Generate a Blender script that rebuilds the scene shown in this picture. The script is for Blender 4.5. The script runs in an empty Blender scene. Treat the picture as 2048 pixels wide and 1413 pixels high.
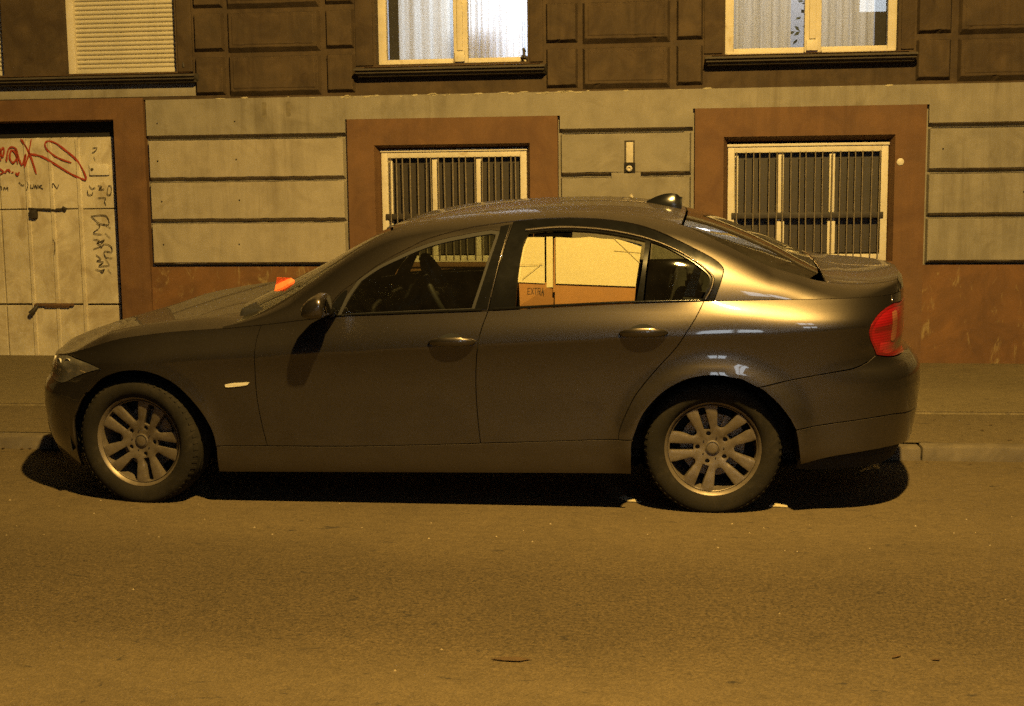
import bpy, bmesh, math, random
import numpy as np
from mathutils import Vector, Matrix
from mathutils.geometry import delaunay_2d_cdt
random.seed(7)
scene = bpy.context.scene
col = scene.collection
R = math.radians
# ---------------------------------------------------------------- camera
CAM = Vector((2.5818, -7.0111, 1.5412)); YAW, PITCH, ROLL = 0.12161, 0.12730, -0.01134
F = Vector((-math.sin(YAW) * math.cos(PITCH), math.cos(YAW) * math.cos(PITCH), -math.sin(PITCH)))
Rt = Vector((math.cos(YAW), math.sin(YAW), 0)); Up = Rt.cross(F)
r2 = math.cos(ROLL) * Rt + math.sin(ROLL) * Up; u2 = -math.sin(ROLL) * Rt + math.cos(ROLL) * Up
cd = bpy.data.cameras.new('camera'); cam = bpy.data.objects.new('camera', cd); col.objects.link(cam)
cam.matrix_world = Matrix(((r2.x, u2.x, -F.x, CAM.x), (r2.y, u2.y, -F.y, CAM.y), (r2.z, u2.z, -F.z, CAM.z), (0, 0, 0, 1)))
cd.sensor_fit = 'HORIZONTAL'; cd.sensor_width = 36; cd.lens = 2678.5 / 2048 * 36; cd.clip_start = .05; cd.clip_end = 500
scene.camera = cam
# ---------------------------------------------------------------- night sky, lamp light, exposure
world = bpy.data.worlds.new('World'); scene.world = world; world.use_nodes = True
wn = world.node_tree; wn.nodes.clear()
sky = wn.nodes.new('ShaderNodeTexSky'); sky.sky_type = 'NISHITA'; sky.sun_disc = False
sky.sun_elevation = R(-6.0); sky.sun_rotation = R(200)
bg = wn.nodes.new('ShaderNodeBackground'); bg.inputs['Strength'].default_value = .05
wo = wn.nodes.new('ShaderNodeOutputWorld')
wn.links.new(sky.outputs[0], bg.inputs['Color']); wn.links.new(bg.outputs[0], wo.inputs['Surface'])
LAMP_POS = (3.45, -4.7, 7.1); LAMP_AIM = (1.0, .5, 0); LAMP2_POS = (-26, -4.7, 7.1); LAMP2_AIM = (-25, .5, 0); LAMP_POWER = 7600; LAMP_COLOR = (1.0, .63, .165)
ROOM_POWER = 62
scene.view_settings.view_transform = 'Standard'; scene.view_settings.look = 'None'
scene.view_settings.exposure = 0.0; scene.view_settings.gamma = 1.0; scene.view_settings.use_curve_mapping = False
scene.render.engine = 'CYCLES'
scene.cycles.use_denoising = False; scene.cycles.max_bounces = 8; scene.cycles.transparent_max_bounces = 24
scene.cycles.sample_clamp_indirect = 4.0; scene.cycles.caustics_reflective = False; scene.cycles.caustics_refractive = False
# ---------------------------------------------------------------- helpers: objects
def tag(o, label=None, cat=None, group=None, kind=None):
    if label: o['label'] = label
    if cat: o['category'] = cat
    if group: o['group'] = group
    if kind: o['kind'] = kind
    return o
def empty(name, loc=(0, 0, 0), rot=(0, 0, 0), parent=None):
    o = bpy.data.objects.new(name, None); col.objects.link(o); o.location = loc; o.rotation_euler = rot
    o.empty_display_size = .2; o.parent = parent
    return o
def link(name, me, mat=None, parent=None):
    o = bpy.data.objects.new(name, me); col.objects.link(o); o.parent = parent
    if mat and not me.materials: me.materials.append(mat)
    return o
def mesh(name, verts, faces, mat=None, parent=None, smooth=False, flat_angle=None):
    me = bpy.data.meshes.new(name); me.from_pydata([tuple(map(float, v)) for v in verts], [], faces); me.update()
    bm = bmesh.new(); bm.from_mesh(me); bmesh.ops.recalc_face_normals(bm, faces=bm.faces); bm.to_mesh(me); bm.free()
    if smooth: me.polygons.foreach_set('use_smooth', [True] * len(me.polygons))
    if smooth and flat_angle: me.set_sharp_from_angle(angle=R(flat_angle))
    return link(name, me, mat, parent)
BOXF = [(0, 1, 2, 3), (7, 6, 5, 4), (0, 4, 5, 1), (1, 5, 6, 2), (2, 6, 7, 3), (3, 7, 4, 0)]
def boxv(x0, x1, y0, y1, z0, z1):
    return [(x0, y0, z0), (x1, y0, z0), (x1, y0, z1), (x0, y0, z1), (x0, y1, z0), (x1, y1, z0), (x1, y1, z1), (x0, y1, z1)]
class MB:
    """collects shapes for one mesh"""
    def __init__(s): s.v = []; s.f = []
    def add(s, v, f):
        n = len(s.v); s.v += [tuple(p) for p in v]; s.f += [tuple(i + n for i in q) for q in f]; return s
    def box(s, *a): return s.add(boxv(*a), BOXF)
    def tube(s, pts, r, n=8, caps=True):
        pts = [Vector(p) for p in pts]; rings = []
        for i, p in enumerate(pts):
            t = (pts[min(i + 1, len(pts) - 1)] - pts[max(i - 1, 0)]).normalized()
            a = t.orthogonal().normalized() if i == 0 else (pa - t * pa.dot(t)).normalized()
            pa = a; b = t.cross(a); rr = r[i] if isinstance(r, (list, tuple)) else r
            rings.append([p + (a * math.cos(k * 2 * math.pi / n) + b * math.sin(k * 2 * math.pi / n)) * rr for k in range(n)])
        return s.rings(rings, caps)
    def rings(s, rings, caps=True, closed=True):
        n = len(rings[0]); v = [p for r in rings for p in r]; f = []
        for i in range(len(rings) - 1):
            for k in range(n if closed else n - 1):
                k2 = (k + 1) % n; f.append((i * n + k, i * n + k2, (i + 1) * n + k2, (i + 1) * n + k))
        if caps: f.append(tuple(range(n))[::-1]); f.append(tuple(range((len(rings) - 1) * n, len(rings) * n)))
        return s.add(v, f)
    def build(s, name, mat=None, parent=None, smooth=False, angle=None, bevel=0, seg=2):
        o = mesh(name, s.v, s.f, mat, parent, smooth, angle)
        if bevel:
            bm = bmesh.new(); bm.from_mesh(o.data)
            es = [e for e in bm.edges if len(e.link_faces) == 2 and e.calc_face_angle(0) > R(30)]
            bmesh.ops.bevel(bm, geom=es, offset=bevel, segments=seg, affect='EDGES', profile=.6, clamp_overlap=True)
            bm.to_mesh(o.data); bm.free()
            o.data.polygons.foreach_set('use_smooth', [True] * len(o.data.polygons)); o.data.set_sharp_from_angle(angle=R(35))
        return o
def box(name, a, mat, parent=None, bevel=0):
    return MB().box(*a).build(name, mat, parent, bevel=bevel)
def lathe(prof, n=64, axis='y'):
    """prof: (radius, along axis); closed round"""
    rings = []
    for r_, a in prof:
        rings.append([(r_ * math.cos(k * 2 * math.pi / n), a, r_ * math.sin(k * 2 * math.pi / n)) for k in range(n)])
    return rings
# ---------------------------------------------------------------- helpers: materials
MATS = {}
def nodes_of(m): return m.node_tree.nodes, m.node_tree.links
def coords(n, l, scale=None):
    tc = n.new('ShaderNodeTexCoord'); mp = n.new('ShaderNodeMapping')
    l.new(tc.outputs['Object'], mp.inputs['Vector'])
    if scale: mp.inputs['Scale'].default_value = scale
    return mp.outputs['Vector']
def noise(n, l, vec, scale, detail=4, rough=.6, dist=0.0):
    t = n.new('ShaderNodeTexNoise'); t.inputs['Scale'].default_value = scale; t.inputs['Detail'].default_value = detail
    t.inputs['Roughness'].default_value = rough; t.inputs['Distortion'].default_value = dist; l.new(vec, t.inputs['Vector'])
    return t.outputs['Fac']
def ramp(n, l, fac, stops):
    r_ = n.new('ShaderNodeValToRGB'); l.new(fac, r_.inputs['Fac']); e = r_.color_ramp.elements
    while len(e) < len(stops): e.new(.5)
    for i, (p, c) in enumerate(stops):
        e[i].position = p; e[i].color = (*c, 1) if not isinstance(c, (int, float)) else (c, c, c, 1)
    return r_.outputs['Color']
def mixc(n, l, fac, a, b, mode='MIX'):
    m = n.new('ShaderNodeMix'); m.data_type = 'RGBA'; m.blend_type = mode
    for sock, val in ((m.inputs['Factor'], fac), (m.inputs[6], a), (m.inputs[7], b)):
        if hasattr(val, 'is_linked') or hasattr(val, 'node'): l.new(val, sock)
        elif isinstance(val, (int, float)): sock.default_value = val
        else: sock.default_value = (*val, 1)
    return m.outputs[2]
def bump(n, l, height, strength, dist=.01):
    b = n.new('ShaderNodeBump'); b.inputs['Strength'].default_value = strength; b.inputs['Distance'].default_value = dist
    l.new(height, b.inputs['Height']); return b.outputs['Normal']
def mat(name, c, rough=.7, var=.25, scale=6, fine=120, bstr=.25, bdist=.004, metallic=0, spec=.4, coat=0, coat_rough=.05, stain=None, stain_scale=2.5, stain_lo=.5, stain_hi=.75, wscale=None, streak=0.0):
    """procedural material: base colour with broad and fine variation, optional stains, fine relief"""
    m = bpy.data.materials.new(name); m.use_nodes = True; n, l = nodes_of(m); MATS[name] = m
    p = n['Principled BSDF']; v = coords(n, l, wscale)
    broad = noise(n, l, v, scale, 5, .6, .4); fin = noise(n, l, v, fine, 3, .7)
    dk = tuple(x * (1 - var) for x in c); lt = tuple(min(1, x * (1 + var)) for x in c)
    colr = ramp(n, l, broad, [(.3, dk), (.7, lt)])
    colr = mixc(n, l, ramp(n, l, fin, [(.35, 0), (.65, 1)]), mixc(n, l, .12, colr, (0, 0, 0)), colr)
    if stain:
        sf = ramp(n, l, noise(n, l, v, stain_scale, 6, .7, 1.2), [(stain_lo, 0), (stain_hi, 1)])
        colr = mixc(n, l, sf, colr, stain)
    if streak:   # rain streaks and grime running down
        sf = ramp(n, l, noise(n, l, coords(n, l, (7, 7, .55)), 1.6, 6, .7, .6), [(.42, 0), (.70, 1)])
        sm_ = ramp(n, l, noise(n, l, v, .9, 4, .6, .5), [(.40, 0), (.65, 1)])
        colr = mixc(n, l, mixc(n, l, 1.0, mixc(n, l, streak, (0, 0, 0), sf), sm_, 'MULTIPLY'), colr, mixc(n, l, 1.0, colr, (.52, .48, .42), 'MULTIPLY'))
    l.new(colr, p.inputs['Base Color'])
    p.inputs['Metallic'].default_value = metallic; p.inputs['Specular IOR Level'].default_value = spec
    rr = n.new('ShaderNodeMapRange'); l.new(broad, rr.inputs['Value']); rr.inputs['To Min'].default_value = max(0, rough - .08); rr.inputs['To Max'].default_value = min(1, rough + .08)
    l.new(rr.outputs['Result'], p.inputs['Roughness'])
    p.inputs['Coat Weight'].default_value = coat; p.inputs['Coat Roughness'].default_value = coat_rough
    if bstr: l.new(bump(n, l, fin, bstr, bdist), p.inputs['Normal'])
    return m
def glass_mat(name, tint=(.62, .66, .58), dust=.03, dust_col=(.25, .22, .17), gloss_rough=.02):
    """thin pane: tinted see-through, mirror reflection by angle, a film of dust"""
    m = bpy.data.materials.new(name); m.use_nodes = True; n, l = nodes_of(m); n.clear()
    out = n.new('ShaderNodeOutputMaterial'); tr = n.new('ShaderNodeBsdfTransparent'); tr.inputs['Color'].default_value = (*tint, 1)
    gl = n.new('ShaderNodeBsdfGlossy'); gl.inputs['Roughness'].default_value = gloss_rough; gl.inputs['Color'].default_value = (.95, .95, .95, 1)
    df = n.new('ShaderNodeBsdfDiffuse'); df.inputs['Color'].default_value = (*dust_col, 1)
    fr = n.new('ShaderNodeFresnel'); fr.inputs['IOR'].default_value = 1.5
    v = coords(n, l); d = n.new('ShaderNodeMath'); d.operation = 'MULTIPLY'; d.inputs[1].default_value = dust * 2
    l.new(noise(n, l, v, 9, 5, .7, .6), d.inputs[0])
    a = n.new('ShaderNodeMixShader'); l.new(d.outputs[0], a.inputs['Fac']); l.new(tr.outputs[0], a.inputs[1]); l.new(df.outputs[0], a.inputs[2])
    b = n.new('ShaderNodeMixShader'); l.new(fr.outputs[0], b.inputs['Fac']); l.new(a.outputs[0], b.inputs[1]); l.new(gl.outputs[0], b.inputs[2])
    l.new(b.outputs[0], out.inputs['Surface']); MATS[name] = m
    return m
def emit_mat(name, c, strength):
    m = bpy.data.materials.new(name); m.use_nodes = True; n, l = nodes_of(m); n.clear()
    out = n.new('ShaderNodeOutputMaterial'); e = n.new('ShaderNodeEmission'); e.inputs['Color'].default_value = (*c, 1); e.inputs['Strength'].default_value = strength
    l.new(e.outputs[0], out.inputs['Surface']); MATS[name] = m
    return m
# ---------------------------------------------------------------- materials of the street
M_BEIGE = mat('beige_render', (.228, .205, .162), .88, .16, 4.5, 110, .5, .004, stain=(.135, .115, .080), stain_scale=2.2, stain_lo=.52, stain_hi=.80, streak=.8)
M_BEIGE_LIT = mat('lit_beige_render', (.305, .27, .21), .88, .12, 4.5, 110, .5, .004, stain=(.205, .175, .125), stain_scale=2.4, stain_lo=.52, stain_hi=.82, streak=.6)  # beige render with the left bay's brighter light put into the colour
M_BROWN = mat('brown_paint', (.132, .068, .029), .8, .16, 5, 110, .45, .004, stain=(.085, .040, .018), stain_scale=3, stain_lo=.46, stain_hi=.78, streak=.7)
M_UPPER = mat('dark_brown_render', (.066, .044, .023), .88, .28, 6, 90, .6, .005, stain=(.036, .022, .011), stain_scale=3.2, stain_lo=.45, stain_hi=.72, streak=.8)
M_SILL = mat('sooty_stone', (.055, .045, .033), .85, .25, 8, 120, .4, .004)
M_WHITE = mat('aged_white_paint', (.56, .51, .41), .55, .10, 9, 90, .2, .002, stain=(.30, .22, .115), stain_scale=11, stain_lo=.58, stain_hi=.8)
M_GRILLE = mat('dull_grille_paint', (.17, .14, .10), .6, .25, 20, 200, .3, .002)
M_IRON = mat('blackened_iron', (.03, .024, .018), .6, .3, 20, 200, .3, .002)
M_GATE = mat('dirty_white_gate', (.48, .43, .33), .6, .16, 5, 90, .3, .002, stain=(.24, .185, .11), stain_scale=3.4, stain_lo=.46, stain_hi=.8, wscale=(1, 1, .8), streak=.35)
M_RUST = mat('rusty_steel', (.10, .055, .025), .8, .4, 30, 150, .4, .003)
M_SHUT = mat('ivory_shutter', (.50, .46, .36), .55, .06, 6, 90, .1, .002)
M_CURTAIN_A = None
M_ROOM = mat('room_wall', (.6, .6, .62), .9, .05, 3, 50, .1)
M_DARKROOM = mat('unlit_room', (.03, .025, .02), .9, .1, 3, 50, .1)
M_DUSTPANE = glass_mat('dusty_cellar_pane', (.35, .33, .28), .42, (.048, .035, .019), .55)
M_PANE = glass_mat('window_pane', (.93, .94, .95), .02, (.4, .4, .4), .01)
M_RED = mat('red_spray', (.30, .040, .018), .7, .25, 30, 100, 0)
M_BLACKPEN = mat('black_marker', (.03, .022, .016), .7, .3, 40, 100, 0)
M_BLACKHOLE = mat('hole_shade', (.012, .010, .009), .9, .2, 30, 100, 0)  # flat black in place of the shade inside holes and gaps
M_KERB = mat('granite_kerb', (.112, .092, .064), .8, .25, 9, 160, .5, .006, stain=(.07, .055, .04), stain_scale=4, stain_lo=.5, stain_hi=.8)
M_PALE = mat('pale_patch', (.42, .36, .24), .8, .15, 20, 100, .2)
def translucent(name, c):
    m = bpy.data.materials.new(name); m.use_nodes = True; n, l = nodes_of(m); n.clear()
    out = n.new('ShaderNodeOutputMaterial'); d = n.new('ShaderNodeBsdfDiffuse'); t = n.new('ShaderNodeBsdfTranslucent')
    v = coords(n, l, (60, 60, 3)); cc = ramp(n, l, noise(n, l, v, 1.0, 3), [(.3, tuple(x * .82 for x in c)), (.7, c)])
    l.new(cc, d.inputs['Color']); l.new(cc, t.inputs['Color'])
    mx = n.new('ShaderNodeMixShader'); mx.inputs['Fac'].default_value = .6
    l.new(d.outputs[0], mx.inputs[1]); l.new(t.outputs[0], mx.inputs[2]); l.new(mx.outputs[0], out.inputs['Surface'])
    return m
M_VOILE = translucent('white_voile', (.86, .87, .90))
M_DRAPE = translucent('cream_curtain', (.74, .72, .66))
# plinth: flaking brown paint over a paler coat, scratched
def plinth_mat():
    m = mat('flaking_plinth', (.15, .072, .026), .8, .18, 5, 120, .45, .004, stain=(.085, .042, .018), stain_scale=2.4, stain_lo=.42, stain_hi=.7)
    n, l = nodes_of(m); p = n['Principled BSDF']; old = p.inputs['Base Color'].links[0].from_socket
    v = coords(n, l, (1.0, 1.0, .35))
    fl = ramp(n, l, noise(n, l, v, 9, 7, .75, 1.0), [(.57, 0), (.66, 1)])
    l.new(mixc(n, l, mixc(n, l, .7, (0, 0, 0), fl), old, (.27, .20, .09)), p.inputs['Base Color'])
    return m
M_PLINTH = plinth_mat()
def asphalt(name, c, dark, agg_scale=170, track=False, patch=None):
    m = bpy.data.materials.new(name); m.use_nodes = True; n, l = nodes_of(m); MATS[name] = m
    p = n['Principled BSDF']; v = coords(n, l)
    vo = n.new('ShaderNodeTexVoronoi'); vo.inputs['Scale'].default_value = agg_scale; l.new(v, vo.inputs['Vector'])
    agg = ramp(n, l, vo.outputs['Color'], [(.1, .78), (.9, 1.22)])
    broad = ramp(n, l, noise(n, l, v, .9, 6, .65, .6), [(.25, tuple(x * .80 for x in c)), (.75, tuple(x * 1.15 for x in c))])
    colr = mixc(n, l, 1.0, broad, agg, 'MULTIPLY')
    # crumbs of pale chippings and dark specks
    v2 = n.new('ShaderNodeTexVoronoi'); v2.inputs['Scale'].default_value = 55; l.new(v, v2.inputs['Vector'])
    colr = mixc(n, l, ramp(n, l, v2.outputs['Distance'], [(.05, 1), (.09, 0)]), colr, tuple(min(1, x * 1.7) for x in c))
    sp = ramp(n, l, noise(n, l, coords(n, l, (1, 2.2, 1)), 6.5, 4, .7, .8), [(.63, 0), (.70, 1)])
    colr = mixc(n, l, sp, colr, dark)
    if track:   # polished wheel tracks run along the street
        sx = n.new('ShaderNodeSeparateXYZ'); l.new(v, sx.inputs[0])
        wob = n.new('ShaderNodeMath'); wob.operation = 'MULTIPLY_ADD'; wob.inputs[1].default_value = .9
        l.new(noise(n, l, coords(n, l, (.25, 1, 1)), .8, 3), wob.inputs[0]); l.new(sx.outputs['Y'], wob.inputs[2])
        tr = ramp(n, l, wob.outputs[0], [(0, 0), (1, 0)])
        mr = n.new('ShaderNodeMapRange'); l.new(wob.outputs[0], mr.inputs['Value']); mr.inputs['From Min'].default_value = -2.75; mr.inputs['From Max'].default_value = -.6
        tr = ramp(n, l, mr.outputs['Result'], [(.0, 0), (.3, 1), (.55, 1), (.95, 0)])
        colr = mixc(n, l, mixc(n, l, .8, (0, 0, 0), tr), colr, mixc(n, l, 1.0, colr, (.56, .53, .50), 'MULTIPLY'))
    gr_ = ramp(n, l, noise(n, l, v, 62, 5, .8, .3), [(.36, .35), (.50, 1.0), (.64, 1.45)])
    colr = mixc(n, l, tr if track else .35, colr, mixc(n, l, 1.0, colr, gr_, 'MULTIPLY'))
    gr2 = ramp(n, l, noise(n, l, coords(n, l, (1, 1.6, 1)), 13, 6, .7, .5), [(.30, .78), (.55, 1.0), (.75, 1.1)])
    colr = mixc(n, l, 1.0, colr, gr2, 'MULTIPLY')
    l.new(colr, p.inputs['Base Color'])
    p.inputs['Roughness'].default_value = .78; p.inputs['Specular IOR Level'].default_value = .35
    h = n.new('ShaderNodeMath'); h.operation = 'ADD'; l.new(vo.outputs['Distance'], h.inputs[0]); l.new(noise(n, l, v, 60, 4), h.inputs[1])
    l.new(bump(n, l, h.outputs[0], .55, .004), p.inputs['Normal'])
    return m
M_ROAD = asphalt('road_asphalt', (.086, .064, .033), (.03, .024, .017), 150, True)
M_PAVE = asphalt('pavement_asphalt', (.135, .108, .060), (.05, .04, .028), 210)
M_STRIP = asphalt('pavement_edge_asphalt', (.098, .076, .042), (.04, .032, .022), 210)
# ---------------------------------------------------------------- ground
KERB_Y = .40; KERB_Z = .075
def grid_sheet(name, x0, x1, ys, zs, m, nx=2):
    v = []; f = []
    xs = np.linspace(x0, x1, nx)
    for y, z in zip(ys, zs):
        for x in xs: v.append((x, y, z))
    for j in range(len(ys) - 1):
        for i in range(nx - 1): f.append((j * nx + i, j * nx + i + 1, (j + 1) * nx + i + 1, (j + 1) * nx + i))
    return tag(mesh(name, v, f, m), kind='structure')
road = grid_sheet('road', -60, 60, [-9.0, -4, -2, KERB_Y + .02], [-.02, 0, 0, 0], M_ROAD)
ground = grid_sheet('ground', -250, 250, [-250, 250], [-.35, -.35], M_PAVE)
STRIP_Y = 1.46
strip = grid_sheet('pavement_edge_strip', -60, 60, [KERB_Y + .135, STRIP_Y, STRIP_Y], [KERB_Z, KERB_Z + .002, KERB_Z + .02], M_STRIP)
pave = grid_sheet('pavement', -60, 60, [STRIP_Y - .012, STRIP_Y, STRIP_Y + .05, 3.4, 4.6], [KERB_Z - .02, KERB_Z + .012, KERB_Z + .017, .107, .112], M_PAVE)
far_pave = grid_sheet('opposite_pavement', -60, 60, [-9.0, -9.0, -12.2], [-.05, .1, .12], M_PAVE)
# kerb stones, each a piece of its own
kerb = empty('kerb', (0, KERB_Y, 0)); tag(kerb, kind='structure')
def kerb_mesh(L):
    mb = MB(); mb.box(0, L, 0, .13, -.1, KERB_Z + .002)
    o = mb.build('kerb_stone', M_KERB, kerb, bevel=.014)
    return o
proto = kerb_mesh(.995); k = 0
for i in range(-9, 14):
    o = proto if k == 0 else proto.copy()
    if k: col.objects.link(o)
    k += 1
    o.location = (i * 1.0 - .07, random.uniform(-.004, .004), random.uniform(-.005, .003)); o.rotation_euler = (0, random.uniform(-.004, .004), random.uniform(-.004, .004))
# ---------------------------------------------------------------- the building (local: x along wall, y into wall, z up)
bld = empty('apartment_building', (0, 3.649, 0), (0, 0, -0.015235))
tag(bld, 'old street house with brown window surrounds, banded beige wall and white graffiti covered gate', 'building')
def sheet(name, x0, x1, z0, z1, y, holes, m, parent, reveal=.3, rm=None):
    """wall face with rectangular openings and their reveals"""
    xs = sorted({x0, x1, *[h[0] for h in holes], *[h[1] for h in holes]}); zs = sorted({z0, z1, *[h[2] for h in holes], *[h[3] for h in holes]})
    xs = [x for x in xs if x0 <= x <= x1]; zs = [z for z in zs if z0 <= z <= z1]
    mb = MB()
    for i in range(len(xs) - 1):
        for j in range(len(zs) - 1):
            cx, cz = (xs[i] + xs[i + 1]) / 2, (zs[j] + zs[j + 1]) / 2
            if any(h[0] < cx < h[1] and h[2] < cz < h[3] for h in holes): continue
            mb.add([(xs[i], y, zs[j]), (xs[i + 1], y, zs[j]), (xs[i + 1], y, zs[j + 1]), (xs[i], y, zs[j + 1])], [(0, 1, 2, 3)])
    for h in holes:
        a, b, c, d = max(h[0], x0), min(h[1], x1), max(h[2], z0), min(h[3], z1)
        q = [(a, c), (b, c), (b, d), (a, d)]
        for k in range(4):
            (p0, p1), (q0, q1) = q[k], q[(k + 1) % 4]
            if k == 0 and c == z0 and h[2] < z0: continue
            if k == 2 and d == z1 and h[3] > z1: continue
            mb.add([(p0, y, p1), (q0, y, q1), (q0, y + reveal, q1), (p0, y + reveal, p1)], [(0, 1, 2, 3)])
    me = bpy.data.meshes.new(name); me.from_pydata(mb.v, [], mb.f); me.update()
    return link(name, me, m, parent)
GATE = (-4.40, -2.0, -.2, 2.085); W1 = (.185, 1.443, .86, 1.842); W2 = (2.955, 4.245, .86, 1.865)
XL, XR_ = -9.0, 12.0
# core walls
sheet('wall', XL, XR_, .87, 2.236, .054, [GATE, W1, W2], M_BEIGE, bld, .34)
sheet('plinth', XL, XR_, -.2, .87, .018, [GATE, W1, W2], M_PLINTH, bld, .34)
UW = [(-2.395, -1.445, 2.46, 4.25), (-4.0, -2.935, 2.46, 4.25), (.215, 1.43, 2.475, 4.35), (2.96, 4.25, 2.49, 4.35)]
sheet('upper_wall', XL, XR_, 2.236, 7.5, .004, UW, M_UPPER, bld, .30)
def block(name, x0, x1, z0, z1, yb, yf, m, parent, b=.012, bb=.030):
    """rendered block with bevelled edges, the lower one deeper"""
    v = [(x0, yb, z0), (x1, yb, z0), (x1, yb, z1), (x0, yb, z1), (x0 + b, yf, z0 + bb), (x1 - b, yf, z0 + bb), (x1 - b, yf, z1 - b * .6), (x0 + b, yf, z1 - b * .6)]
    # a thin raised fillet above the lower bevel
    o = mesh(name, v, [(4, 5, 6, 7), (0, 4, 7, 3), (1, 2, 6, 5), (3, 7, 6, 2), (0, 1, 5, 4)], m, parent)
    bm = bmesh.new(); bm.from_mesh(o.data)
    es = [e for e in bm.edges if len(e.link_faces) == 2]
    bmesh.ops.bevel(bm, geom=es, offset=.003, segments=1, affect='EDGES')
    # hand-run plaster: long edges waver and chip a little
    le = [e for e in bm.edges if abs(e.verts[0].co.x - e.verts[1].co.x) > .15 and abs(e.verts[0].co.z - e.verts[1].co.z) < .001]
    if le:
        bmesh.ops.subdivide_edges(bm, edges=le, cuts=min(40, int((x1 - x0) / .035)), use_grid_fill=False)
        ph_ = [random.uniform(0, 6.28) for _ in range(3)]
        for v_ in bm.verts:
            if v_.co.y < yb - .001:
                wv = .0012 * math.sin(v_.co.x * 9 + ph_[0]) + .0008 * math.sin(v_.co.x * 31 + ph_[1])
                v_.co.z += wv + random.uniform(-.0012, .0012)
                if random.random() < .03 and v_.co.z < z0 + bb * 1.4: v_.co.z += random.uniform(.003, .008); v_.co.y += .004
    bm.to_mesh(o.data); bm.free()
    return o
ROWS = [(.872, 1.228), (1.238, 1.566), (1.576, 1.908)]
BAYS = [(-1.722, -.064), (1.682, 2.706), (4.492, 7.9)]
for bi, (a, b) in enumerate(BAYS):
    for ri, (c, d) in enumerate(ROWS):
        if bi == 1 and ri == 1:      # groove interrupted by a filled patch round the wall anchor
            block('band', a, b, c, d, .056, .002, M_BEIGE_LIT if bi == 0 else M_BEIGE, bld)
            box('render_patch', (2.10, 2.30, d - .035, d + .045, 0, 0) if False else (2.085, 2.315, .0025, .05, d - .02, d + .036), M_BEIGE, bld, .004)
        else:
            block('band', a, b, c, d, .056, .002, M_BEIGE_LIT if bi == 0 else M_BEIGE, bld)
for a, b, c, d in ((-1.722, -.052, 1.918, 2.236), (-.052, 1.682, 2.0506, 2.236), (1.682, 2.718, 1.918, 2.236), (2.718, 4.492, 2.0856, 2.236), (4.492, 7.9, 1.918, 2.236), (-4.9, -1.722, 2.262, 2.2355 + .03)):
    if d - c > .05:
        mesh('frieze', [(a, .053, c), (b, .053, c), (b, .001, c + (.0006 if c > 2 else .03)), (a, .001, c + (.0006 if c > 2 else .03)), (a, .001, d), (b, .001, d), (a, .053, d), (b, .053, d)], [(0, 1, 2, 3), (3, 2, 5, 4), (4, 5, 7, 6), (0, 3, 4, 6), (1, 7, 5, 2)], M_BEIGE, bld)
# thin second line above each groove
for a, b in BAYS:
    for z in (1.256, 1.596, 1.94, .905):
        for x0, x1 in ([(a + .02, b - .05)] if not (a > 1.6 and a < 2 and abs(z - 1.596) < .01) else [(a + .02, 2.07), (2.33, b - .05)]):
            box('fillet', (x0, x1, -.0015, .004, z, z + .004), M_UPPER, bld)
# brown surrounds with splayed reveals
def surround(x0, x1, z0, z1, o, yf, m, splay, depth):
    a, b, c, d = o
    mb = MB()
    # front face pieces: left, right, top
    for q in ((x0, a, z0, z1), (b, x1, z0, z1)):
        mb.add([(q[0], yf, q[2]), (q[1], yf, q[2]), (q[1], yf, q[3]), (q[0], yf, q[3])], [(0, 1, 2, 3)])
    mb.add([(a, yf, d), (b, yf, d), (b, yf, z1), (a, yf, z1)], [(0, 1, 2, 3)])
    # outer sides
    mb.add([(x0, yf, z0), (x0, .069, z0), (x0, .069, z1), (x0, yf, z1)], [(0, 1, 2, 3)]); mb.add([(x1, yf, z0), (x1, yf, z1), (x1, .069, z1), (x1, .069, z0)], [(0, 1, 2, 3)])
    mb.add([(x0, yf, z1), (x1, yf, z1), (x1, .069, z1), (x0, .069, z1)], [(0, 1, 2, 3)])
    # splayed reveal
    ai, bi_, di = a + splay, b - splay, d - splay
    mb.add([(a, yf, z0), (ai, depth, z0), (ai, depth, di), (a, yf, d)], [(0, 1, 2, 3)]); mb.add([(b, yf, z0), (b, yf, d), (bi_, depth, di), (bi_, depth, z0)], [(0, 1, 2, 3)])
    mb.add([(a, yf, d), (ai, depth, di), (bi_, depth, di), (b, yf, d)], [(0, 1, 2, 3)])
    me = bpy.data.meshes.new('surround'); me.from_pydata(mb.v, [], mb.f); me.update()
    return link('surround', me, m, bld)
surround(-.034, 1.664, .10, 2.050, (W1[0], W1[1], .1, W1[3]), -.012, M_BROWN, .036, .10)
surround(2.734, 4.472, .10, 2.085, (W2[0], W2[1], .1, W2[3]), -.012, M_BROWN, .036, .10)
surround(-4.66, -1.74, .05, 2.254, (GATE[0], GATE[1], .05, GATE[3]), -.012, M_BROWN, .012, .20)
# breast below the cellar windows
for a, b in ((W1[0], W1[1]), (W2[0], W2[1])):
    box('window_breast', (a, b, -.004, .1, .10, .868), M_PLINTH, bld, .004)
    box('window_sill', (a - .0, b + .0, -.03, .12, .868, .90), M_BROWN, bld, .006)
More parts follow.
